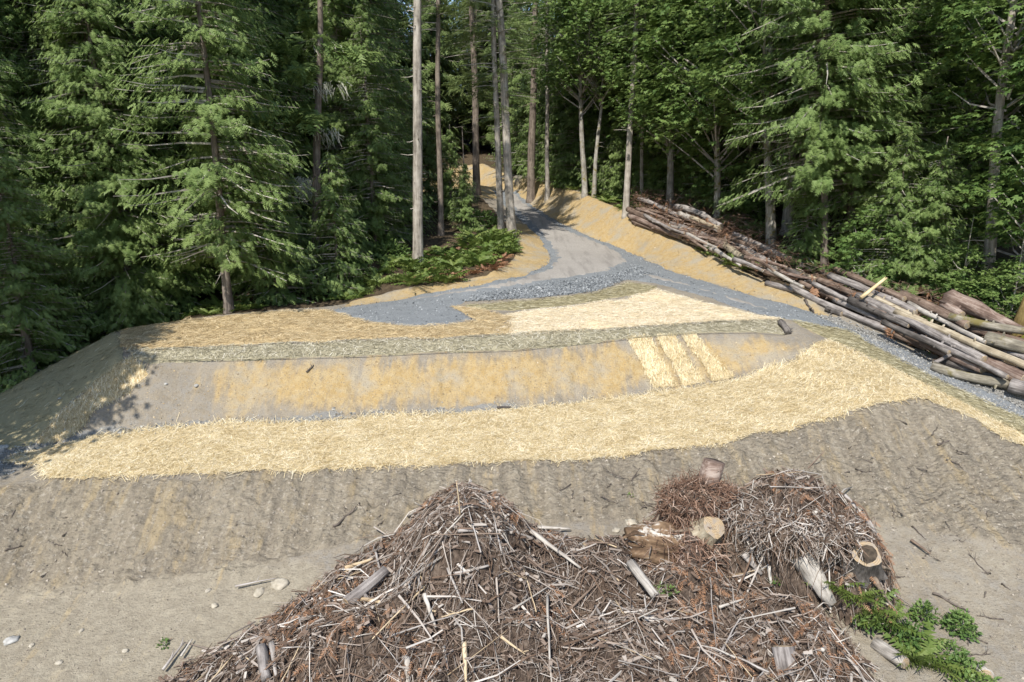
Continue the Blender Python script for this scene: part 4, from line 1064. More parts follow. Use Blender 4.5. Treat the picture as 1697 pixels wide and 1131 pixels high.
# (label, x0, y0, lift0, x1, y1, lift1, thickness, kind, bend) read off the photograph; lift is the height of the axis above the ground
PILE = [
 ('long front log lying lowest along the pale gravel, root end uphill', 215,338,.20, 800,602,.18, 46,'grey',-.15),
 ('long grey log crossing the whole pile from the snapped stick to the right edge', 610,392,.75, 1345,765,.70, 58,'grey',.05),
 ('short brown log at the upper end, pointing at the snapped stick', 375,298,.55, 640,400,.62, 46,'brown',0),
 ('slate grey log second from the top behind the snapped stick', 440,272,.80, 955,485,.85, 50,'grey',.08),
 ('thin brown log topmost at the back of the long pile', 465,228,.95, 880,410,1.0, 42,'brown',0),
 ('thick dark mossy log tucked under the long grey log', 478,402,.35, 760,530,.35, 66,'dark',0),
 ('dark log in the shadowed gap under the middle of the pile', 740,520,.40, 1010,650,.38, 60,'dark',0),
 ('thick brown-grey log at the upper middle with a peeled bleached end', 865,385,.95, 1250,565,1.0, 66,'brown',.05),
 ('thin bleached log with flaking bark in the middle of the pile', 905,432,.92, 1360,668,.95, 34,'pale',-.1),
 ('smooth tan log running to a round knot at the right edge', 830,490,.85, 1590,800,.90, 52,'tan',.05),
 ('yellowish log half hidden between the slate and the long grey log', 650,380,.68, 1000,548,.72, 46,'tan',0),
 ('grey log with a mossy middle leaning nearly level to the right edge', 1140,515,1.1, 1640,612,1.0, 54,'moss',-.1),
 ('short thick log covered in yellow moss at the right edge', 1358,645,1.0, 1640,712,.95, 92,'moss',0),
 ('stout short log standing behind the splintered log', 1108,445,1.1, 1215,505,1.1, 62,'red',0),
 ('brown log under the front of the pile below the hanging dead sprays', 830,622,.20, 1000,695,.22, 44,'brown',0),
 ('pinkish log with torn bark ending in a broken yellow break', 990,665,.40, 1340,825,.40, 72,'red',0),
 ('thick reddish log with loose bark strips near the right edge', 1325,762,.55, 1590,880,.60, 88,'red',0),
 ('crooked mossy yellow-brown log lying on the ground before the pile', 1045,805,.16, 1540,925,.20, 68,'moss',-.35),
 ('big pale furrowed log end at the lower right edge of the pile', 1500,915,.40, 1660,960,.40, 105,'grey',0),
 ('thin grey pole leaning on the pinkish log', 1050,785,.25, 1205,715,.65, 26,'grey',.1),
 ('dark log deep in the pile under the smooth tan log', 900,565,.45, 1320,740,.45, 56,'dark',0),
 ('brown log under the level mossy log at the right edge', 1200,560,.75, 1640,690,.70, 60,'brown',0),
 ('grey log in the right part of the pile below the yellow mossy one', 1250,640,.70, 1640,770,.70, 50,'grey',0),
 ('short dark chunk beside the upper front log', 425,468,.10, 510,500,.10, 40,'dark',0),
 ('short tan chunk at the upper end of the long pile', 265,262,.30, 365,300,.35, 40,'tan',0),
 ('slim dark log along the front above the gravel, upper end', 270,312,.32, 500,420,.40, 34,'brown',0),
 ('second dark log in the shade behind the mossy front log', 1100,770,.20, 1500,900,.20, 60,'dark',0),
]
for i, (lab, x0, y0, h0, x1, y1, h1, th, kd, bd) in enumerate(PILE):
    a = cast(*z8(x0, y0), h0)[0]; e = cast(*z8(x1, y1), h1)[0]
    dep = (a[1] + e[1]) / 2; r = th / 3.535 * dep / F / 2 * .88
    log('log', lab, 'log', a, e, r * 1.08, r * .92, kd, bd, i, stubs=5 if np.linalg.norm(e - a) > 3 else 2, group='logs of the long pile', rough=.1 if kd in ('red', 'pale') else .06)
g_ = np.random.default_rng(71)
for i in range(22):
    f = i / 21; x0 = 330 + 900 * f + 60 * g_.random(); y0 = 338 + .443 * (x0 - 215) - 25 - 95 * g_.random(); L_ = 260 + 260 * g_.random()
    h = .25 + .5 * g_.random(); a = cast(*z8(x0, y0), h)[0]; e = cast(*z8(x0 + L_, y0 + L_ * .45), h + .05)[0]
    log('log', 'thin log wedged among the larger logs of the long pile', 'log', a, e, .10 + .05 * g_.random(), .08, ['grey', 'brown', 'red', 'grey', 'dark'][i % 5], (g_.random() - .5) * .15, 130 + i, 3, group='thin logs wedged in the long pile', rough=.1)
for i in range(26):
    f = i / 25; x0 = 330 + 830 * f + 60 * g_.random(); y0 = 240 + .44 * (x0 - 350) - 35 - 75 * g_.random(); L_ = 120 + 160 * g_.random()
    h = .2 + .6 * g_.random(); a = cast(*z7(x0, y0), h)[0]; e = cast(*z7(x0 + L_, y0 + L_ * (.15 + .5 * g_.random())), h)[0]
    log('log', 'thin broken log lying loose in the tangle of the upper pile', 'log', a, e, .09 + .05 * g_.random(), .06, ['red', 'brown', 'grey', 'brown', 'pale'][i % 5], (g_.random() - .5) * .3, 160 + i, 2, group='thin logs in the upper pile', sides=9, rough=.12)
a = cast(*z8(625, 400), 1.0)[0]; e = cast(*z8(775, 285), 1.55)[0]; e = a + (e - a) * .9
log('snapped_stick', 'freshly snapped pale yellow stick lying crosswise on the long log pile', 'stick', a, e, .075, .06, 'snap', 0, 77, 0, rough=.12, jag=1.2)
a = cast(*z8(1150, 405), 1.35)[0]; e = cast(*z8(1570, 590), 1.0)[0]
log('splintered_log', 'reddish splintered log with a wide torn butt standing out behind the pile', 'log', a, e, .34, .13, 'red', 0, 78, 3, (0, 1), rough=.18, jag=1.0, group='logs of the long pile')
UPPER = [
 ('short broken log sticking out at the top left of the upper pile', 385,105,.85, 545,168,.85, 26,'grey',.1),
 ('curved grey log arching over the top of the upper pile', 600,150,1.05, 865,262,1.05, 36,'grey',.35),
 ('pale straight log just below the curved grey log', 620,192,.85, 855,290,.85, 34,'pale',0),
 ('brown log at the left end of the upper pile', 322,168,.55, 560,272,.55, 34,'brown',0),
 ('long lowest log at the left end of the upper pile', 330,205,.30, 625,328,.30, 34,'red',0),
 ('thin log along the foot of the upper pile, left', 350,238,.12, 540,310,.12, 24,'brown',0),
 ('tan log between the curved log and the pale log', 690,215,.98, 850,278,.98, 26,'tan',0),
 ('short reddish log below the middle of the upper pile', 700,300,.35, 790,362,.32, 36,'red',0),
 ('long grey log sloping down the right half of the upper pile', 895,338,.50, 1165,490,.45, 34,'grey',.1),
 ('long slate log topmost in the right half of the upper pile', 942,312,.85, 1275,462,.75, 32,'grey',0),
 ('brown log just under the topmost slate log', 905,330,.70, 1150,425,.65, 28,'brown',0),
 ('thin bleached pole along the orange bank below the upper pile', 770,380,.12, 945,472,.12, 22,'pale',0),
 ('stout tan log in the tangle at the middle right of the upper pile', 880,372,.35, 1005,462,.32, 44,'tan',0),
 ('reddish log in the tangle left of the small fern', 1005,455,.25, 1145,545,.22, 34,'red',0),
 ('dark log at the lower right end of the upper pile in shade', 1195,440,.55, 1350,495,.55, 36,'dark',0),
 ('brown log half buried in brush in the middle of the upper pile', 560,270,.30, 720,330,.30, 34,'brown',0),
 ('grey log on the far side of the upper pile', 430,130,.60, 640,215,.62, 30,'grey',0),
 ('short grey log pointing at the orange bank', 1130,600,.10, 1290,640,.15, 34,'grey',.2),
 ('thick pale log crossing above the small fern', 1020,420,.40, 1200,510,.38, 34,'pale',0),
 ('brown log in the lower tangle above the fern clump', 940,420,.22, 1080,500,.2, 30,'brown',0),
 ('dark log at the joint between the two log piles', 1250,520,.35, 1420,600,.4, 36,'dark',0),
]
for i, (lab, x0, y0, h0, x1, y1, h1, th, kd, bd) in enumerate(UPPER):
    a = cast(*z7(x0, y0), h0)[0]; e = cast(*z7(x1, y1), h1)[0]
    r = th / 3.533 * (a[1] + e[1]) / 2 / F / 2 * .98
    log('log', lab, 'log', a, e, r * 1.08, r * .9, kd, bd, 40 + i, stubs=3, group='logs of the upper pile', sides=10)

# loose twigs, bark and dead sprays lying in the log piles
TWIG = island_mat('twig', [(0, (.05, .034, .024)), (.3, (.15, .100, .070)), (.6, (.26, .215, .18)), (.85, (.37, .335, .30)), (1, (.54, .50, .45))], .9, .4)
TWIGR = island_mat('twig_red', [(0, (.06, .035, .025)), (.4, (.16, .095, .065)), (.8, (.27, .175, .125)), (1, (.42, .33, .27))], .9, .4)
def brush(name, label, px, n, hmax, seed, L=(.25, 1.0), red=160, mat=None, surf=None):
    g_ = np.random.default_rng(seed); q = pix_poly(px, .4, .15, seed % 9)
    lo, hi = q.min(0), q.max(0); P = lo + (hi - lo) * g_.random((n * 4, 2)); P = P[inside(q, P[:, 0], P[:, 1])][:n]; n = len(P)
    z = H(P[:, 0], P[:, 1]) + hmax * g_.random(n)
    ln = L[0] + (L[1] - L[0]) * g_.random(n) ** 2; a = g_.random(n) * 6.28; e = (g_.random(n) - .5) * 1.0
    D = np.stack([np.cos(a) * np.cos(e), np.sin(a) * np.cos(e), np.sin(e)], 1) * ln[:, None] / 2
    C = np.column_stack([P, z])
    r = .006 + .012 * g_.random(n) ** 3
    v, t, _ = twigs(C - D, C + D, (g_.random((n, 3)) - .5) * (ln * .3)[:, None], r, r * .5)
    b = MB().add(v, t, .5, 0)
    k = g_.choice(n, min(red, n), False)
    X = (g_.random((len(k), 3)) - .5); X[:, 2] -= .4
    v, t, i = scatter(*FROND[1], C[k] + [0, 0, .1], X, np.array([0, 0, 1.]) + (g_.random((len(k), 3)) - .5), .35 * (.6 + .6 * g_.random(len(k))))
    b.add(v, t, g_.random(len(k))[i], 1)
    o = b.build(name, [mat or TWIG, DEADF]); return tag(o, label, 'brush', None, 'stuff')
brush('brush', 'brown broken twigs and dead sprays tangled in the upper log pile', [z7(*p) for p in [(320,150),(400,90),(620,120),(880,220),(960,300),(1280,460),(1350,560),(1240,640),(1130,610),(1000,520),(760,400),(620,340),(350,250)]], 4800, 1.25, 81, red=260, mat=TWIGR)
brush('brush', 'dead rust-coloured sprays and twigs in the long log pile', [z8(*p) for p in [(220,300),(420,250),(900,400),(1560,600),(1600,900),(1400,860),(1050,790),(980,700),(800,600),(420,420)]], 1500, .8, 82, red=110, mat=TWIGR)
g_ = np.random.default_rng(5)
hs = MB()
for x, y, k, h in ((785, 525, 16, .55), (845, 565, 18, .5), (970, 625, 10, .45), (370, 345, 8, .45), (600, 180, 10, .9), (1440, 560, 5, .9)):
    p = cast(*z8(x, y), h)[0]; P = p + (g_.random((k, 3)) - .5) * [.5, .3, .3]
    X = np.column_stack([(g_.random((k, 2)) - .5) * .6, np.full(k, -1.)]); v, t, i = scatter(*FROND[2], P, X, np.array([-.3, -1, .3]) + (g_.random((k, 3)) - .5), .4 + .2 * g_.random(k)); hs.add(v, t, (.4 + .6 * g_.random(k))[i])
tag(hs.build('dead_sprays', DEADF), 'rust-orange dead cedar sprays hanging over the front of the long logs', 'dead sprays', None, 'stuff')

# ------------------------------------------------------------------ slash heaps in the foreground
# (x, y, half width, half depth, height, flatness)
BUMP = [(-1.1, 13.1, 2.2, 2.3, 1.75, 2.2), (-1.15, 12.8, 1.75, 1.5, 1.95, 3.0), (1.6, 13.1, 2.0, 1.4, .95, 1.9), (-1.0, 12.6, 3.6, 2.6, 1.35, 1.7), (-4.9, 10.9, 2.2, 1.5, .35, 1.8), (-1.6, 11.2, 4.6, 2.6, 1.5, 1.6), (-3.4, 10.4, 3.2, 2.2, .75, 1.6), (1.8, 10.9, 3.0, 2.4, 1.05, 1.5), (3.4, 12.6, 2.0, 1.6, .80, 1.8), (5.0, 11.6, 2.0, 1.6, .6, 1.8), (4.3, 9.6, 3.0, 2.0, .7, 1.8),
        (6.3, 14.1, 2.1, 1.45, 1.85, 2.6), (4.6, 14.3, 1.5, 1.3, 1.35, 2.2), (7.4, 13.4, 1.0, 1.3, 1.1, 2.6), (4.6, 10.9, 2.6, 1.7, .65, 1.6), (2.0, 8.6, 5.5, 2.6, .9, 1.8), (-3.2, 8.8, 3.4, 2.2, .7, 1.6)]
def mound(x, y):
    r = 0
    for cx, cy, a, b_, h, p in BUMP:
        q = np.clip(((x - cx) / a) ** 2 + ((y - cy) / b_) ** 2, 0, 1)
        v = h * (1 - q ** (p / 2)) ** 1.15
        r = (r ** 5 + v ** 5) ** .2
    return r
def lumpy(x, y):
    mo = mound(x, y)
    return mo + smooth(.05, .5, mo) * ((fbm(x, y, 1.3, seed=80, o=4) - .5) * 1.2 + (fbm(x, y, .30, seed=84, o=2) - .5) * .42)
def HM(x, y): return H(x, y) + np.maximum(lumpy(x, y), 0)
DEBRIS = wood_mat('needle_litter', [(0, (.03, .022, .017)), (.5, (.095, .070, .053)), (1, (.19, .15, .118))], 9, 8.9, None, 1.0)
ax = np.arange(-8.2, 9.2, .09); ay = np.arange(5.0, 16.2, .09)
mx, my = np.meshgrid(ax, ay, indexing='ij'); ml = lumpy(mx, my); mz = H(mx, my) + ml - .05
I = np.arange(mx.size).reshape(mx.shape)
TWIGB = island_mat('twig_brown', [(0, (.045, .030, .022)), (.35, (.135, .096, .072)), (.7, (.215, .168, .135)), (.9, (.30, .258, .222)), (1, (.42, .38, .335))], .9, .5)
def heap(name, label, sel, ntw, seed, fine, redn):
    quad = np.stack([I[:-1, :-1], I[1:, :-1], I[1:, 1:], I[:-1, 1:]], -1)
    cx = mx[:-1, :-1] + .045; cy = my[:-1, :-1] + .045
    keep = (ml[:-1, :-1] > .02) & sel(cx, cy); q = quad[keep]
    b = MB().add(np.stack([mx, my, mz], -1), np.concatenate([q[:, [0, 1, 2]], q[:, [0, 2, 3]]]), .4, 0)
    g_ = np.random.default_rng(seed)
    P = np.array([-8.2, 6.5]) + np.array([17.4, 9.6]) * g_.random((ntw * 9, 2))
    P = P[sel(P[:, 0], P[:, 1])]; mm = mound(P[:, 0], P[:, 1]); P = P[(mm > .03) & (mm + .35 > .5 * g_.random(len(mm)))][:ntw]; n = len(P)
    ln = .09 + fine * g_.random(n) ** 3.5; a = g_.random(n) * 6.28
    e = .02
    D2 = np.stack([np.cos(a), np.sin(a)], 1) * (ln / 2)[:, None]
    hz = HM(P[:, 0], P[:, 1]) + .09 * g_.random(n) - .02
    za = HM(P[:, 0] - D2[:, 0] * .8, P[:, 1] - D2[:, 1] * .8); zb = HM(P[:, 0] + D2[:, 0] * .8, P[:, 1] + D2[:, 1] * .8)
    dz = (zb - za) / 2 * .9 + (g_.random(n) - .42) * ln * .35
    A = np.column_stack([P - D2, hz - dz]); B = np.column_stack([P + D2, hz + dz])
    r = (.005 + .009 * g_.random(n) ** 2) * (.7 + .5 * ln)
    v, t, _ = twigs(A, B, (g_.random((n, 3)) - .4) * (ln * .5)[:, None], r, r * .55); b.add(v, t, .5, 1)
    kc = g_.permutation(n)[:n // 13]; BX = np.array([(x_, y_, z_) for x_ in (-1, 1) for y_ in (-1, 1) for z_ in (-1, 1)], float); BX[:, 1] *= 1 - .35 * (BX[:, 0] > 0)
    BT = np.array([(0, 1, 3), (0, 3, 2), (4, 6, 7), (4, 7, 5), (0, 4, 5), (0, 5, 1), (2, 3, 7), (2, 7, 6), (0, 2, 6), (0, 6, 4), (1, 5, 7), (1, 7, 3)])
    v, t, _ = scatter(BX, BT, np.column_stack([P[kc], hz[kc] + .05]), np.column_stack([np.cos(a[kc]), np.sin(a[kc]), (g_.random(len(kc)) - .6) * .9]), np.array([0, -.4, 1.]) + g_.normal(size=(len(kc), 3)) * .45, np.stack([.04 + .13 * g_.random(len(kc)) ** 2, .012 + .03 * g_.random(len(kc)), .005 + .009 * g_.random(len(kc))], 1)); b.add(v, t, .5, 1)
    km = g_.permutation(n)[:n // 14]; lm = .35 + .75 * g_.random(len(km)) ** 1.5; am = g_.random(len(km)) * 6.28; Dm = np.stack([np.cos(am), np.sin(am)], 1) * (lm / 2)[:, None]; Pm = P[km]
    zA = HM(Pm[:, 0] - Dm[:, 0], Pm[:, 1] - Dm[:, 1]) + .03 + .14 * g_.random(len(km)); zB = HM(Pm[:, 0] + Dm[:, 0], Pm[:, 1] + Dm[:, 1]) + .03 + .14 * g_.random(len(km)); rm = .008 + .020 * g_.random(len(km)) ** 2.5
    v, t, _ = twigs(np.column_stack([Pm - Dm, zA]), np.column_stack([Pm + Dm, zB]), (g_.random((len(km), 3)) - .45) * (lm * .25)[:, None], rm, rm * .5); b.add(v, t, .5, 3)
    pch = fbm(P[:, 0], P[:, 1], 1.3, seed=88) + .35 * np.exp(-((P[:, 0] + 3.6) ** 2 / 1.6 + (P[:, 1] - 11.6) ** 2 / 1.6))
    k = np.where(pch > .55)[0]; k = g_.permutation(k)[:redn]
    X = np.column_stack([np.cos(a[k]), np.sin(a[k]) - .5, -.35 - .5 * g_.random(len(k))])
    v, t, i = scatter(*NEEDLE[1], np.column_stack([P[k], hz[k] + .07]), X, np.array([0, -.3, 1.]) + (g_.random((len(k), 3)) - .5) * 1.5, .12 + .20 * g_.random(len(k)))
    b.add(v, t, np.clip(pch[k] - .2 + .5 * g_.random(len(k)), 0, 1)[i], 2)
    o = b.build(name, [DEBRIS, TWIGB, DEADF, TWIG])
    return tag(o, label, 'slash heap', None, 'stuff')
left = lambda x, y: x < 2.9 + (y - 12) * .25
heap('slash_heap', 'big peaked heap of brown branches and twigs in the front middle', left, 21000, 91, .5, 1800)
heap('slash_heap', 'rounded heap of grey brush with uprooted stumps at the front right', lambda x, y: ~left(x, y), 11000, 92, .5, 800)

# branches that can be told apart in the heaps
BR = {
 'pale': wood_mat('branch_bleached', [(0, (.22, .19, .165)), (.5, (.39, .355, .31)), (1, (.58, .545, .49))], 24, .8, None, .4, ax='x'),
 'grey': wood_mat('branch_grey', [(0, (.15, .13, .115)), (.5, (.30, .27, .245)), (1, (.46, .43, .40))], 20, .8, None, .5, ax='x'),
 'brown': wood_mat('branch_brown', [(0, (.07, .05, .038)), (.5, (.17, .125, .095)), (1, (.28, .22, .175))], 20, .8, None, .5, ax='x'),
 'tan': wood_mat('branch_tan', [(0, (.28, .20, .12)), (.5, (.45, .35, .225)), (1, (.60, .49, .34))], 22, .7, None, .4, ax='x'),
}
def branch_mesh(L, r, seed, kink=.12, fork=0):
    g_ = np.random.default_rng(seed); k = 7; s = np.linspace(-.5, .5, k)
    P = np.stack([s * L, np.cumsum(g_.normal(size=k)) * kink * L * .12, np.cumsum(g_.normal(size=k)) * kink * L * .09], 1); P -= P.mean(0)
    b = MB(); v, t = tube(P, r * (1 - .55 * (s + .5)), 6, True, .12, seed); b.add(v, t)
    for i in range(fork):
        j = g_.integers(2, k - 1); d = np.array([.5 + .5 * g_.random(), (g_.random() - .5) * 1.6, .2 + g_.random() * .4]); d /= np.linalg.norm(d)
        l = L * (.15 + .2 * g_.random())
        v, t = tube(np.stack([P[j], P[j] + d * l * .5, P[j] + d * l + [0, 0, .04]]), [r * .5, r * .35, r * .15], 5, True, .1, i); b.add(v, t)
    return b
BMESH = {}
for kd in BR:
    BMESH[kd] = [branch_mesh(1.0, .022 + .006 * (i % 3), 300 + i * 7 + len(kd), .1 + .05 * (i % 3), i % 3).mesh('branch', BR[kd], True) for i in range(5)]
LABS = {
 ('pale', 0): 'bleached whitish branch lying loose on the big front heap', ('grey', 0): 'weathered grey branch lying loose on the big front heap',
 ('brown', 0): 'brown bark-covered branch lying loose on the big front heap', ('tan', 0): 'peeled tan branch lying loose on the big front heap',
 ('pale', 1): 'bleached whitish branch lying loose on the right heap', ('grey', 1): 'weathered grey branch lying loose on the right heap',
 ('brown', 1): 'brown bark-covered branch lying loose on the right heap', ('tan', 1): 'peeled tan branch lying loose on the right heap'}
g_ = np.random.default_rng(33); cnt = 0
while cnt < 250:
    x = -7.5 + 16.2 * g_.random(); y = 8.6 + 7 * g_.random()
    if mound(np.array([x]), np.array([y]))[0] < .12: continue
    kd = ['pale', 'grey', 'grey', 'grey', 'brown', 'brown', 'tan'][g_.integers(0, 7)]
    side = 0 if left(x, y) else 1
    L = .45 + 1.2 * g_.random() ** 2.2; a = g_.random() * 6.28
    d = np.array([math.cos(a), math.sin(a)]) * L * .4
    za, zb = HM(x - d[0], y - d[1]), HM(x + d[0], y + d[1]); zc = float(HM(x, y))
    e = np.array([2 * d[0], 2 * d[1], float(zb - za) * .9 + (g_.random() - .5) * .15])
    o = link('branch', BMESH[kd][g_.integers(0, 5)])
    w_ = (.3 + .5 * g_.random() ** 2) * (.55 + .45 * min(L, 1.2))
    o.matrix_world = Matrix.Translation((x, y, max(zc, float(za + zb) / 2) + .05 + .06 * g_.random())) @ basis(e) @ Matrix.Diagonal((L, w_, w_, 1))
    tag(o, LABS[(kd, side)], 'branch', LABS[(kd, side)].replace('branch', 'branches').split(' lying')[0] + (' of the front heap' if side == 0 else ' of the right heap'))
    cnt += 1

# single branches read off the photograph: label, x0,y0, x1,y1, width px, kind, kink, forks
STICK = [
 ('thick grey branch lying level near the top of the front heap', 760,880,842,879,7,'grey',.02,0),
 ('short curved grey branch below the level one on the front heap', 752,952,810,938,8,'grey',.06,0),
 ('pale log-like branch slanting down the right shoulder of the front heap', 880,880,962,942,9,'pale',.03,0),
 ('whitish broken pole reaching right from the top shoulder of the front heap', 890,874,945,877,7,'pale',.03,0),
 ('long tan pole slanting down between the front heap and the rotten stump', 963,895,1026,964,6,'tan',.03,0),
 ('white upright pole down the middle of the front heap', 905,988,915,1131,6,'pale',.05,1),
 ('curved tan branch on the left face of the front heap', 598,991,722,1016,8,'tan',.08,1),
 ('thick brown branch at the left shoulder of the front heap', 572,942,620,926,9,'tan',.02,0),
 ('grey forked pole standing in the left face of the front heap', 620,908,640,978,5,'grey',.05,1),
 ('pale splintered pole low on the left of the front heap', 703,985,722,1040,9,'pale',.06,0),
 ('thin white pole crossing the middle of the front heap', 850,1010,925,962,4,'pale',.03,0),
 ('long reddish pole rising across the front heap', 800,968,905,905,4,'brown',.03,0),
 ('grey branch pointing downhill at the centre of the front heap', 742,942,766,1000,6,'grey',.05,0),
 ('thin upright stalk standing on the peak of the front heap', 757,800,763,858,3,'tan',.05,0),
 ('silvery split branch on the upper left of the front heap', 676,855,708,838,6,'pale',.02,2),
 ('pale stick reaching from the ground into the left of the front heap', 578,948,625,918,4,'pale',.03,0),
 ('long dark stick lying at the left foot of the front heap', 390,972,458,958,4,'grey',.04,1),
 ('grey branch fan pointing down the right of the front heap', 985,1005,1040,1080,6,'grey',.05,2),
 ('short whitish stump of branch in the lower front heap', 735,1072,742,1110,8,'pale',.03,0),
 ('mossy yellow post standing at the bottom of the front heap', 770,1065,772,1135,11,'tan',.04,0),
 ('grey post standing at the lower left of the front heap', 450,1066,458,1120,12,'grey',.05,0),
 ('white post cut off by the lower picture edge', 675,1090,676,1140,12,'pale',.03,0),
 ('curved silver branch rising on the right heap', 1352,856,1408,806,6,'pale',.12,1),
 ('long grey branch hanging down the right side of the right heap', 1438,862,1478,945,9,'grey',.1,0),
 ('grey branch arching over the right shoulder of the right heap', 1400,820,1440,866,7,'grey',.12,0),
 ('thin dark pole sticking up behind the right heap', 1336,780,1366,748,3,'brown',.03,0),
 ('pale slab of split wood standing before the right heap', 1274,938,1278,972,8,'pale',.02,0),
 ('grey stub of log leaning below the cut stump', 1232,918,1262,952,14,'grey',.03,0),
 ('whitish branch lying before the rotten stump', 1192,1007,1232,993,6,'pale',.03,1),
 ('forked pale branch in the lower right debris', 1360,1076,1402,1048,7,'pale',.06,2),
 ('bleached curved branch left of the green bushes', 1290,985,1352,1006,5,'pale',.08,1),
 ('reddish thin trunk sliding off the right heap onto the bare soil', 1510,895,1542,918,6,'brown',.04,0),
 ('grey sticks bundle at the lower left edge of the front heap', 270,1110,305,1065,6,'grey',.05,2),
 ('pale stick in the lower left debris', 300,1088,318,1060,5,'pale',.04,0),
 ('tan stick across the bottom of the front heap', 830,1055,870,1085,6,'tan',.06,1),
 ('brown pole lying on the right slope of the front heap', 945,1010,990,965,6,'brown',.04,1),
]
for i, (lab, x0, y0, x1, y1, wpx, kd, kink, fk) in enumerate(STICK):
    a, e = cast([x0, x1], [y0, y1], .12, HM)
    if lab.startswith('thin upright') or lab.startswith('thin dark pole'):      # standing ones: foot on the heap, top straight above
        ft, tp_ = ((x1, y1), (x0, y0)) if y1 > y0 else ((x0, y0), (x1, y1))
        a = cast([ft[0]], [ft[1]], .0, HM)[0]; e = at_depth(tp_[0], tp_[1], a[1])
    L = np.linalg.norm(e - a); r = wpx * (a[1] + e[1]) / 2 / F / 2 * .85
    o = branch_mesh(L, r * 1.25, 600 + i, kink, fk).build('branch', BR[kd], None, True)
    o.matrix_world = Matrix.Translation(Vector((a + e) / 2)) @ basis(e - a)
    tag(o, lab, 'branch')
# ------------------------------------------------------------------ stumps and root masses
ROOT = wood_mat('root_wood', [(0, (.07, .052, .040)), (.5, (.185, .145, .110)), (1, (.34, .285, .225))], 12, 1.5, None, .9, ax='x')
ROOTD = wood_mat('root_dark', [(0, (.02, .015, .012)), (.5, (.065, .048, .038)), (1, (.14, .11, .09))], 9, 2.0, None, .9, ax='x')
ROTTEN = wood_mat('rotten_wood', [(0, (.03, .020, .014)), (.4, (.105, .068, .042)), (.66, (.19, .128, .078)), (.80, (.40, .365, .32)), (1, (.56, .52, .465))], 5, 1.4, None, 1.0, ax='x')
SHADOWWOOD = plain_mat('hollow_shade', (.03, .024, .018), (.09, .07, .05), 6)  # near-black tone that paints the shade inside the stump's hole
def rootlets(n, seed, rad, ln, r=.008, down=.0):
    g_ = np.random.default_rng(seed); d = g_.normal(size=(n, 3)); d /= np.linalg.norm(d, axis=1, keepdims=True)
    P = d * np.array(rad) * (.8 + .25 * g_.random((n, 1))); e = d * .45 + g_.normal(size=(n, 3)) * .8; e[:, 2] -= down
    e /= np.linalg.norm(e, axis=1, keepdims=True); l = ln * (.3 + .9 * g_.random(n))[:, None]
    rr = r * (.5 + g_.random(n))
    return twigs(P, P + e * l, (g_.random((n, 3)) - .5) * l * .6, rr, rr * .4)[:2]
def blob(rad, seed, res=3, amp=.3):
    import bmesh
    bm = bmesh.new(); bmesh.ops.create_icosphere(bm, subdivisions=res, radius=1)
    V = np.array([v.co[:] for v in bm.verts]); T = np.array([[v.index for v in f.verts] for f in bm.faces]); bm.free()
    nz = fbm(V[:, 0] + 3.1 * V[:, 2], V[:, 1] + 2.3 * V[:, 2], .55, seed=seed, o=4)
    return V * (1 + amp * 2 * (nz - .5))[:, None] * np.array(rad), T
def stump(label, loc, axis, r, L, kind, seed, nroots=7, rootL=.9, cut=True, group=None, rootdir=-1, mat_root=None):
    """a felled stump: lobed trunk along the given axis, cut face at its top, roots spreading from its foot"""
    g_ = np.random.default_rng(seed)
    t = thing('tree_stump', label, 'stump', (0, 0, 0), group)
    t.matrix_world = Matrix.Translation(Vector(loc)) @ basis(axis)
    sides = 18; k = 7; s = np.linspace(0, 1, k); a = np.arange(sides) * 2 * math.pi / sides
    ph = g_.random(3) * 6; V = []
    for i in range(k):
        fl = 1 + .55 * (1 - s[i]) ** 2.2
        lob = 1 + (.05 + .18 * (1 - s[i])) * np.cos(a * 5 + ph[0]) + .05 * np.cos(a * 3 + ph[1]) + .04 * (g_.random(sides) - .5)
        V.append(np.stack([np.full(sides, s[i] * L) + .03 * (g_.random(sides) - .5), np.cos(a) * r * fl * lob, np.sin(a) * r * fl * lob], 1))
    top = V[-1].copy(); V = np.concatenate(V); T = []
    for i in range(k - 1):
        for j in range(sides):
            b_ = i * sides + j; c_ = i * sides + (j + 1) % sides; T += [(b_, c_, c_ + sides), (b_, c_ + sides, b_ + sides)]
    MB().add(V, T).build('trunk', LOGM[kind] if kind in LOGM else ROTTEN, t, True)
    if cut:
        c_ = top.mean(0); n_ = len(top); VV = np.concatenate([top * .995 + c_ * .005 + [.004, 0, 0], (top * .5 + c_ * .5) + [.02, 0, 0], [c_ + [.01, 0, 0]]]); TT = []
        for j in range(n_):
            q = (j + 1) % n_; TT += [(j, q, n_ + q), (j, n_ + q, n_ + j), (2 * n_, n_ + j, n_ + q)]
        MB().add(VV, TT).build('cut_face', CUT, t)
    for i in range(nroots):
        an = 6.28 * i / nroots + g_.random() * .6; l = rootL * (.5 + .8 * g_.random())
        d = np.array([rootdir * (.15 + .3 * g_.random()), math.cos(an), math.sin(an)])
        p0 = np.array([.12 * L, math.cos(an) * r * 1.1, math.sin(an) * r * 1.1])
        P = np.stack([p0, p0 + d * l * .35 + (g_.random(3) - .5) * .12, p0 + d * l * .7 + (g_.random(3) - .5) * .2, p0 + d * l + (g_.random(3) - .5) * .3])
        v, tr = tube(P, np.array([.30, .19, .11, .04]) * r, 7, True, .12, i)
        MB().add(v, tr).build('root', mat_root or ROOT, t, True)
    return t
def on(px, py, h=0.0): return cast([px], [py], h, HM)[0]

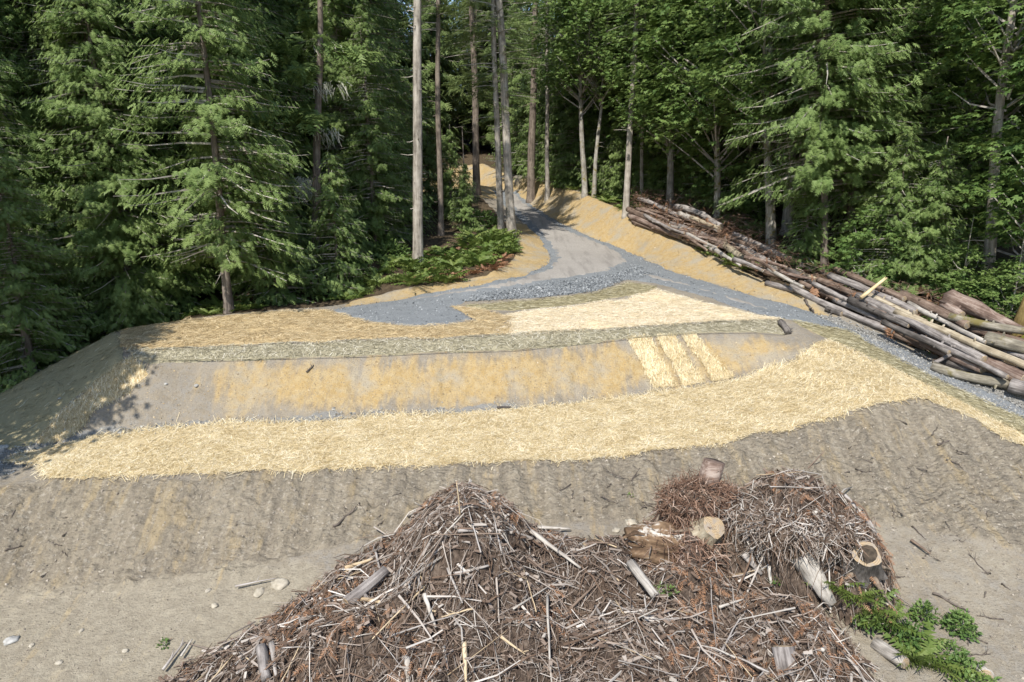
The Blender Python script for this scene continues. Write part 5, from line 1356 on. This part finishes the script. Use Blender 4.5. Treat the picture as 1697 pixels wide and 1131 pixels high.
p = on(1168, 885, .12); stump('cut stump with a tan and orange sawn face turned to the viewer', p, (.25, -.62, .75), .25, .42, 'tan', 1, 7, .9)
p = on(1436, 930, .15) + np.array([0, .05, 0]); p = p - np.array([0, -.1, .22]); st = stump('hollow stump with a curled sawn rim over a dark hole at the right heap', p, (-.2, -.55, .8), .27, .6, 'dark', 2, 5, .45)
ho = MB(); v, t = tube(np.array([[.30, .02, .0], [.46, .02, .0], [.635, .0, 0]]), [.12, .17, .19], 12, True, .1, 4); ho.add(v, t); ho.build('hollow', SHADOWWOOD, st)  # closed dark plug through the sawn face; its colour stands for the hole's shade
p = on(1095, 925, .12); rs = stump('big rotten stump lying on its side with white rot patches', p + np.array([-.3, .1, .28]), (.9, -.35, .1), .22, .6, 'rotten', 3, 8, .7, False, rootdir=1)
v, t = blob((.78, .5, .5), 49, 4, .42); q = MB().add(v, t).build('rotten_butt', ROTTEN, rs, True); q.location = (.25, 0, 0)
v, t = rootlets(700, 55, (.8, .52, .5), .32, .009, .3); q2 = MB().add(v, t).build('rootlets', TWIGR, rs); q2.location = (.35, 0, -.05); q2['kind'] = 'stuff'
for k in range(7):
    v, t = tube(np.array([[-.45 + .1 * k, -.3 + .09 * k, .28], [-.2 + .12 * k, -.28 + .1 * k, .42 - .02 * k], [.05 + .12 * k, -.22 + .09 * k, .36]]), [.05, .08, .03], 5, True, .3, k, .5); MB().add(v, t).build('wood_splinter', BR['pale'] if k % 2 else ROTTEN, rs)
v, t = blob((.45, .45, .38), 41, 3, .45); rb = MB().add(v, t).build('root_ball', ROOTD, rs, True); rb.location = (.95, 0, -.05)
v, t = rootlets(1300, 5, (.5, .5, .45), .4, .010, .5); q = MB().add(v, t, .5).build('rootlets', TWIGR, rs); q.location = (.95, 0, -.05); q['kind'] = 'stuff'
# root ball on the left shoulder of the right heap, its pink-grey trunk pointing away
t = thing('root_ball', 'shaggy dark root ball with a short pinkish-grey trunk behind it', 'root ball'); p = on(1160, 845, .15)
t.location = p + np.array([.05, .25, .05])
v, tr = blob((.85, .55, .55), 43, 3, .35); MB().add(v * .86, tr).build('soil_core', DEBRIS, t, True)
v, tr = rootlets(2900, 6, (.85, .55, .55), .36, .010, .5); q = MB().add(v, tr).build('rootlets', TWIGR, t); q['kind'] = 'stuff'
v, tr = tube(np.array([[.1, .1, .1], [.25, .15, .55], [.32, .2, .92]]), [.34, .25, .24], 14, True, .1, 7); MB().add(v, tr).build('trunk', LOGM['red'], t, True)
for k, (px, py, sx, n_, lab) in enumerate([(1290, 895, .5, 700, 'dark shaggy root ball under the middle of the right heap'), (1375, 905, .45, 600, 'shaggy root ball overhanging the dark hollow of the right heap'), (1250, 862, .5, 700, 'grey root tangle right of the cut stump')]):
    t = thing('root_ball', lab, 'root ball'); p = on(px, py, .1); t.location = p + np.array([0, (.2, -.05, -.05)[(k + 1) % 3], (.05, .28, .30)[(k + 1) % 3]])
    v, tr = blob((sx * 1.3, sx, sx * .75), 45 + k, 3, .4); MB().add(v * .80, tr).build('soil_core', DEBRIS, t, True)
    v, tr = rootlets(int(n_ * 1.5), 16 + k, (sx * 1.3, sx, sx * .75), .42, .011, .9); q = MB().add(v, tr).build('rootlets', TWIG, t); q['kind'] = 'stuff'
a, e = cast([1325, 1378], [918, 1000], [.25, .10], HM); log('weathered_log', 'grey cracked log tapering down the front of the right heap', 'log', a, e, .24, .13, 'pale', 0, 90, 1, (1, 1), 14, rough=.16)
a = on(1298, 1072, .25); lg = log('log', 'upright grey log with a sawn top at the bottom edge of the front debris', 'log', a + np.array([.0, -.75, -.95]), a, .215, .20, 'grey', 0, 91, 1, (0, 1), 14, rough=.08)
a = on(1635, 1122, .1); log('log', 'pale round sawn log end at the lower right picture corner', 'log', a + np.array([.1, .5, -.18]), a, .15, .15, 'pale', 0, 92, 0, (0, 1), 14)
a, e = cast([432, 440], [1075, 1125], [.2, .15], HM); log('log', 'short grey log stub low in the left part of the front heap', 'log', a, e, .10, .09, 'grey', 0, 93, 0, (1, 0))
a, e = cast([1045, 1085], [935, 985], [.15, .1], HM); log('log', 'pale tan log slab below the rotten stump', 'log', a, e, .10, .08, 'pale', 0, 94, 0, (0, 1), jag=.5)
a, e = cast([575, 640], [1000, 945], [.1, .15], HM); log('log', 'thick grey log leaning in the left face of the front heap', 'log', a, e, .13, .11, 'grey', 0, 95, 1, (1, 0))
a = on(1475, 1085, .1); log('log', 'short whitish log beside the lower fern', 'log', a + np.array([-.15, .3, 0]), a + np.array([.12, -.3, .05]), .13, .12, 'pale', 0, 96, 0, (0, 1))

# ------------------------------------------------------------------ stones
STONE = plain_mat('stone_pale', (.28, .25, .20), (.42, .38, .31), 6, .9, .4)
STONEG = plain_mat('stone_grey', (.24, .235, .22), (.42, .41, .385), 7, .9, .4)
STONEW = plain_mat('stone_cream', (.28, .25, .195), (.43, .385, .31), 5, .9, .4)
for k, (px, py, s, mt, lab) in enumerate([
 (464, 970, .24, STONEW, 'cream boulder at the left foot of the front heap'), (430, 983, .17, STONEW, 'smaller cream stone left of the cream boulder'), (1047, 869, .22, STONEW, 'cream boulder between the two heaps'),
 (19, 1063, .17, STONEG, 'round grey stone at the lower left edge'), (53, 1070, .08, STONE, 'small pale stone right of the round grey stone'), (98, 1099, .09, STONE, 'pale pebble at the bottom left'), (135, 1046, .07, STONE, 'pale pebble on the lower left soil'),
 (208, 1080, .09, STONE, 'flat pale stone near the lower left debris'), (345, 980, .09, STONE, 'pale flat stone at the toe of the slope'), (356, 1004, .11, STONEW, 'cream stone beside the left debris'), (1022, 880, .12, STONE, 'pale stone beside the cream boulder'),
 (1468, 1000, .08, STONEW, 'small white stone on the soil before the right heap'), (100, 592+70, .10, STONEG, 'grey stone on the shaded flank'), (326, 640, .10, STONEG, 'grey stone standing out of the upper bank'), (275, 637, .08, STONEG, 'grey stone at the left of the upper bank'), (5, 745, .22, STONEG, 'dark rock at the left edge of the terrace')]):
    p = cast([px], [py], 0, HM)[0]; v, t = blob((s * 1.05, s * .8, s * .62), 120 + k, 3, .5)
    o = MB().add(v, t).build('boulder' if s > .15 else 'stone', mt, None, True); o.scale = (.8, .8, .8); o.location = p + np.array([0, 0, s * .06]); o.rotation_euler = (0, 0, k * 1.3); tag(o, lab, 'stone')

def pebbles(name, label, px, n, s0, s1, mat, seed, off=.0, surf=None, cat='gravel', power=2.5, avoid=()):
    g_ = np.random.default_rng(seed); q = px if isinstance(px, np.ndarray) else pix_poly(px, .4, .15, seed % 7)
    lo, hi = q.min(0) - .1, q.max(0) + .1; P = lo + (hi - lo) * g_.random((n * 5, 2)); j = (g_.random(P.shape) - .5) * .3
    P = P[inside(q, P[:, 0] + j[:, 0], P[:, 1] + j[:, 1])]
    for k in avoid: P = P[~inside(PW[k], P[:, 0] + j[:len(P), 0] * 1.5, P[:, 1] + j[:len(P), 1] * 1.5)]
    P = P[:n]; n = len(P)
    V = np.array([(1, 0, 0), (-1, 0, 0), (0, 1, 0), (0, -1, 0), (0, 0, 1), (0, 0, -.6)], float)
    T = np.array([(0, 2, 4), (2, 1, 4), (1, 3, 4), (3, 0, 4), (2, 0, 5), (1, 2, 5), (3, 1, 5), (0, 3, 5)])
    s = s0 + (s1 - s0) * g_.random(n) ** power; S = s[:, None] * (.6 + .7 * g_.random((n, 3))) * [1.2, 1, .7]
    z = (surf or HD)(P[:, 0], P[:, 1]) + off + s * .15
    v, t, _ = scatter(V, T, np.column_stack([P, z]), g_.normal(size=(n, 3)), g_.normal(size=(n, 3)) * .6 + [0, 0, 1], S)
    o = MB().add(v, t).build(name, mat); return tag(o, label, cat, None, 'stuff')
GRV = island_mat('gravel_stone', [(0, (.085, .093, .098)), (.5, (.18, .192, .20)), (.9, (.275, .285, .29)), (1, (.38, .385, .385))], .9)
CLOD = island_mat('soil_clod', [(0, (.16, .135, .11)), (.5, (.27, .235, .19)), (1, (.38, .335, .275))], .95, .5)
CLODO = island_mat('soil_clod_orange', [(0, (.19, .15, .10)), (.5, (.36, .27, .15)), (1, (.48, .40, .28))], .95, .5)
GRVL = island_mat('crushed_stone', [(0, (.14, .136, .125)), (.5, (.26, .252, .232)), (1, (.38, .37, .34))], .9)
pebbles('gravel', 'coarse blue-grey crushed stone along the road margins and parking end', PW['road'], 9000, .014, .05, GRV, 1, .03, HD, avoid=('lane', 'branch'))
pebbles('gravel', 'dark loose crushed stone heaped along the road shoulder at the junction', [(770,502),(900,494),(985,484),(1040,463),(1100,462),(1050,440),(1020,455),(900,472),(780,490)], 5000, .02, .065, GRV, 2, .04, HD, avoid=('lane', 'branch'))
pebbles('gravel', 'pale crushed stone strip beside the long log pile', [(1340,517),(1440,548),(1560,606),(1697,660),(1800,720),(1800,745),(1697,694),(1560,636),(1430,562)], 3000, .012, .045, GRVL, 3, .03, HD)
pebbles('gravel', 'thin grey gravel along the inner edge of the terrace', [(-40,755),(60,728),(200,707),(500,690),(860,672),(860,682),(500,700),(200,724),(90,760),(0,795),(-60,800)], 2600, .015, .06, GRVL, 4, .0)
pebbles('soil_clods', 'loose grey-brown clods over the lower bank', [(-150,842),(0,815),(80,797),(300,792),(500,783),(700,775),(900,768),(1050,754),(1200,737),(1350,702),(1515,660),(1697,745),(1850,900),(1697,1131),(1500,1000),(1450,880),(1100,870),(700,850),(500,900),(400,940),(0,1000),(-150,1000)], 6000, .008, .042, CLOD, 5, .0, None, 'clods', 4)
pebbles('soil_clods', 'orange and grey crumbs over the upper bank', [(250,610),(600,594),(1050,566),(1330,572),(1250,616),(1000,658),(640,686),(200,710),(150,680)], 2500, .008, .034, CLODO, 6, .0, None, 'clods', 4)
pebbles('soil_clods', 'loose crumbs over the orange bank right of the road', [(836,296),(965,322),(1115,392),(1260,465),(1340,500),(1330,512),(1110,446),(895,350)], 2500, .012, .045, CLODO, 7, .0, None, 'clods', 4)
pebbles('soil_clods', 'pale crumbs over the flat soil at the lower left', [(-50,1000),(400,950),(300,1060),(200,1131),(-50,1131)], 900, .006, .03, CLOD, 8, .0, None, 'clods', 4)

# dark sticks and bark scraps on the bare soil
DARKST = plain_mat('stick_dark', (.05, .042, .036), (.15, .125, .105), 8)
sm = [branch_mesh(1.0, .012 + .004 * i, 800 + i, .25, i % 3).mesh('stick', DARKST, True) for i in range(4)]
g_ = np.random.default_rng(61); cnt = 0
zone = [[(880,800),(1080,770),(1100,850),(960,860),(900,840)], [(1440,700),(1560,690),(1640,800),(1697,1100),(1560,1080),(1480,960),(1460,830),(1360,760)], [(0,830),(100,830),(120,960),(0,980)], [(560,840),(680,810),(640,870),(560,900)], [(60,640),(250,615),(330,680),(180,700)]]
zl = ['dark stick on the grey soil above the gap between the heaps', 'dark stick on the bare soil right of the right heap', 'dark stick on the lower bank at the left picture edge', 'dark stick on the lower bank above the front heap', 'dark stick on the corner of the fill']
for zi, (zn, nn) in enumerate(zip(zone, (26, 44, 8, 8, 6))):
    q = pix_poly(zn, .5, .1)
    for _ in range(nn):
        for __ in range(50):
            P = q.min(0) + (q.max(0) - q.min(0)) * g_.random(2)
            if inside(q, P[:1], P[1:])[0]: break
        a = g_.random() * 6.28; L = .15 + .5 * g_.random() ** 2; d = np.array([math.cos(a), math.sin(a)]) * L / 2
        za, zb = HD(P[0] - d[0], P[1] - d[1]), HD(P[0] + d[0], P[1] + d[1])
        o = link('stick', sm[g_.integers(0, 4)]); o.matrix_world = Matrix.Translation((P[0], P[1], float(za + zb) / 2 + .02)) @ basis((2 * d[0], 2 * d[1], float(zb - za) + .02)) @ Matrix.Diagonal((L, .8, .8, 1))
        tag(o, zl[zi], 'stick', zl[zi].replace('dark stick', 'dark sticks'))
for i, (lab, x0, y0, x1, y1, wpx) in enumerate([('long dark stick lying on the lower bank left of the heap peak', 552, 872, 592, 842, 5), ('curved dark stick on the right soil before the green bushes', 1545, 985, 1608, 1012, 5), ('dark root on the right slope below the straw corner', 1555, 738, 1572, 730, 5), ('twisted stick on the upper orange bank', 508, 617, 520, 605, 4), ('dark stick beside the upper end of the front log', 1333, 497, 1350, 520, 5),
   ('thin dark stick on the soil behind the right heap', 1418, 776, 1450, 792, 3), ('black stick on the right slope', 1568, 762, 1590, 770, 4), ('broken dark stick on the left lower bank', 8, 912, 36, 905, 4)]):
    a, e = cast([x0, x1], [y0, y1], .04, HD); L = np.linalg.norm(e - a); r = wpx * a[1] / F / 2
    o = branch_mesh(L, r, 850 + i, .25, 1).build('stick', DARKST, None, True); o.matrix_world = Matrix.Translation(Vector((a + e) / 2)) @ basis(e - a); tag(o, lab, 'stick')
# charred chunk on the pad corner, bark on the terrace, teal scrap
a, e = cast([1293, 1307], [532, 552], [.22, .08], HD); log('wood_chunk', 'small charred brown chunk of wood on the right corner of the crest', 'wood chunk', a, e, .11, .13, 'dark', .3, 97, 2, (1, 0), 9, rough=.2)
a, e = cast([824, 846], [676, 675], .05, HD); log('wood_chunk', 'small dark bark piece lying at the back of the straw terrace', 'wood chunk', a, e, .05, .04, 'dark', .2, 98, 1, (0, 0), 7, rough=.2)
a, e = cast([905, 925], [409, 408], .05, HD)
TEAL = plain_mat('teal_fabric', (.22, .50, .47), (.40, .68, .63), 9, .7)
q = pix_poly([(131, 789), (141, 786), (152, 788), (150, 793), (138, 793)], .08, .03); o = drape('fabric_scrap', q, .05, .05, TEAL, .06, 3, HD); tag(o, 'crumpled teal fabric scrap at the lower left edge of the straw', 'fabric scrap')
g_ = np.random.default_rng(15)
# ------------------------------------------------------------------ ferns and bushes
def fern_mesh(n, L, seed, tpl=FERN_T, mat=None):
    g_ = np.random.default_rng(seed); a = np.arange(n) * 2.4 + g_.random(n); el = .35 + .6 * g_.random(n)
    X = np.stack([np.cos(a) * np.cos(el), np.sin(a) * np.cos(el), np.sin(el)], 1); N = np.stack([-np.cos(a) * np.sin(el), -np.sin(a) * np.sin(el), np.cos(el)], 1)
    v, t, i = scatter(*tpl, np.zeros((n, 3)), X, N, L * (.7 + .5 * g_.random(n))); return MB().add(v, t, (.2 + .7 * g_.random(n))[i]).mesh('fern', mat or FERNM)
FM = [fern_mesh(16 + 3 * i, .75, 900 + i) for i in range(3)]
FD = fern_mesh(14, .6, 950, FERN_T, DEADF)
def plants(px, n, label, group, s0, s1, seed, meshes=FM, name='fern', cat='fern', surf=None, mind=.5):
    g_ = np.random.default_rng(seed); q = pix_poly(px, .4, .1); got = []
    for _ in range(n * 30):
        if len(got) >= n: break
        P = q.min(0) + (q.max(0) - q.min(0)) * g_.random(2)
        if not inside(q, P[:1], P[1:])[0] or any(np.linalg.norm(P - k) < mind for k in got): continue
        got.append(P); o = link(name, meshes[g_.integers(0, len(meshes))]); s = s0 + (s1 - s0) * g_.random()
        o.location = (P[0], P[1], float((surf or HD)(P[0], P[1])) + .02); o.scale = (s, s, s); o.rotation_euler = ((g_.random() - .5) * .3, (g_.random() - .5) * .3, g_.random() * 6.28)
        tag(o, label, cat, group)
plants([(615,468),(640,440),(700,425),(760,405),(820,385),(852,395),(850,420),(800,450),(740,468),(680,478)], 75, 'sword fern on the bank around the tall pale fir trunk', 'ferns on the bank left of the road', .7, 1.5, 1, mind=.38)
plants([(660,480),(740,462),(800,450),(840,425),(850,435),(800,456),(740,472),(690,440),(760,415)], 20, 'reddish dead fern along the brow of the left orange bank', 'dead ferns on the bank', .7, 1.1, 2, [FD])
plants([(930,315),(960,318),(1045,352),(1055,340),(960,305)], 16, 'fern at the forest edge above the orange road bank', 'ferns above the road bank', .8, 1.3, 3)
plants([z7(720,370),z7(900,440),z7(1150,520),z7(1190,570),z7(1080,560),z7(900,490),z7(740,420)], 9, 'fern growing at the foot of the upper log pile', 'ferns below the upper log pile', .5, .95, 4)
plants([(560,500),(600,490),(610,470),(560,480)], 7, 'fern in the shade at the left end of the bank', 'ferns at the forest edge by the parking gravel', .7, 1.1, 5)
plants([(0,640),(100,585),(190,540),(180,520),(90,560),(0,600)], 16, 'dark fern in the hollow behind the left flank', 'ferns in the left hollow', .9, 1.5, 6)
plants([(1500,560),(1600,560),(1690,600),(1690,540),(1560,520)], 12, 'fern in the undergrowth behind the long log pile', 'ferns behind the long log pile', .8, 1.3, 7)
plants([(200,545),(380,518),(540,505),(540,490),(380,500),(220,530)], 14, 'fern under the cedars along the back of the pad', 'ferns under the cedars', .6, 1.0, 8)
plants([(1060,330),(1200,380),(1280,400),(1280,380),(1180,350),(1060,310)], 14, 'fern in the shade behind the upper log pile', 'ferns behind the upper log pile', .8, 1.4, 9)
for k, (px, py, s, lab) in enumerate([(1442, 1012, .62, 'bright fern below the hollow stump'), (1470, 1035, .7, 'fern among dead twigs left of the large bush'), (1515, 1095, .75, 'light green fern at the bottom right, left of two'), (1540, 1100, .7, 'light green fern at the bottom right, right of two'), (1385, 975, .5, 'small fern in the dark hollow under the right heap'), (1420, 990, .45, 'tiny fern at the mouth of the hollow'), (1440, 880 + 110, .4, 'small fern on the soil below the hollow')]):
    p = on(px, py, 0); t = thing('fern', lab, 'fern', p, 'ferns of the right foreground')
    g_ = np.random.default_rng(40 + k); n_ = 13
    fmesh = MB().add(FERN_T[0], FERN_T[1], .6).mesh('frond', FERNM) if k == 0 else fmesh
    for i in range(n_):
        f = link('frond', fmesh, t); a = i * 2.4 + g_.random() * .5; f.rotation_euler = (0, -(.35 + .7 * g_.random()), a); q = s * (.75 + .5 * g_.random()); f.scale = (q, q, q)
def bush(label, loc, R, n, seed, mat=BRAMBLE, tpl=None, leaf=.1, name='bramble_bush', cat='bush', group=None):
    g_ = np.random.default_rng(seed); t = thing(name, label, cat, loc, group)
    d = g_.normal(size=(n, 3)); d /= np.linalg.norm(d, axis=1, keepdims=True); d[:, 2] = np.abs(d[:, 2])
    P = d * np.array(R) * (.35 + .65 * g_.random((n, 1)) ** .5); P *= (1 + .45 * (fbm(d[:, 0] * 2, d[:, 1] * 2 + d[:, 2], .6, seed=seed % 50) - .5) * 2)[:, None]
    X = d + g_.normal(size=(n, 3)) * .7; N = d * .5 + np.array([0, 0, .8]) + g_.normal(size=(n, 3)) * .4
    v, tr, i = scatter(*(tpl or LEAF_T), P, X, N, leaf * (.6 + .8 * g_.random(n))); MB().add(v, tr, (.1 + .5 * g_.random(n) + .35 * (P[:, 2] / R[2]).clip(0, 1))[i]).build('leaves', mat, t)['kind'] = 'stuff'
    k = max(6, n // 60); a = g_.integers(0, n, k); v, tr, _ = twigs(np.zeros((k, 3)), P[a], g_.normal(size=(k, 3)) * .08, np.full(k, .012), np.full(k, .005)); MB().add(v, tr).build('stems', TWIG, t)['kind'] = 'stuff'
for k, (px, py, R, n, lab) in enumerate([(1500, 1060, (.4, .34, .30), 330, 'green bramble bush in the middle of the right foreground'), (1530, 1030, (.26, .22, .45), 320, 'tall bramble shoot at the back of the right foreground'), (1570, 1085, (.4, .32, .22), 260, 'low spreading bramble right of the large bush'), (1600, 1112, (.38, .3, .22), 320, 'bramble at the bottom right beside the round log end'),
   (1440, 1035, (.3, .24, .2), 280, 'small bramble at the foot of the grey cracked log'), (1590, 1045, (.3, .3, .4), 500, 'dark bramble shoot against the bare soil'), (1043, 826, (.10, .1, .1), 40, 'tiny green seedling on the soil between the heaps'), (1537, 585, (.16, .16, .3), 90, 'bright green sapling in front of the long logs'),
   (1610, 1131, (.45, .3, .22), 300, 'bramble at the bottom edge of the picture'), (270, 1070, (.12, .1, .12), 60, 'small green sprig in the lower left debris'), (1100, 980, (.25, .2, .12), 120, 'small green weeds below the rotten stump'), (1285, 965, (.15, .12, .1), 60, 'tiny weed beside the pale split slab')]):
    bush(lab, on(px, py, 0), R, n, 60 + k, leaf=.09 if n > 200 else .06)
for k, (px, d, R, n, lab) in enumerate([(575, 33.5, (1.3, 1.0, 1.2), 900, 'leafy shrub at the dark corner left of the ferns'), (640, 37, (1.2, 1.0, 1.0), 800, 'leafy shrub behind the ferns in the shade'), (800, 46, (1.0, 1.0, 1.0), 700, 'leafy shrub behind the twin firs'), (140, 25.5, (1.4, 1.0, 1.4), 900, 'leafy shrub in the hollow at the far left'), (250, 29.6, (1.1, .8, .9), 700, 'leafy shrub under the cedars at the back of the pad'), (1620, 26, (1.3, 1.0, 1.3), 900, 'leafy shrub behind the splintered log'), (1060, 49, (1.1, .9, .9), 600, 'leafy shrub beside the pale leaning trunk'), (940, 58, (1.2, .9, .8), 600, 'leafy shrub on the brow above the road bank'), (1255, 39, (1.0, .8, .9), 600, 'leafy shrub left of the large cedar foot')]):
    bush(lab, foot(px, d), R, n, 90 + k, BRAMBLE, None, .22, 'shrub', 'shrub')
p = foot(1692, 23.0); t = thing('tree_stump', 'mossy orange-brown stump at the right edge behind the long logs', 'stump', p); v, tr = tube(np.array([[0, 0, -.3], [0, 0, .5], [.05, 0, 1.3], [.0, 0, 1.8]]), [.42, .38, .3, .15], 12, True, .15, 3)
MB().add(v, tr).build('trunk', wood_mat('moss_stump', [(0, (.07, .05, .02)), (.5, (.16, .115, .045)), (1, (.25, .19, .08))], 6, 1.5, ((.16, .16, .03), .5), 1.0), t, True)
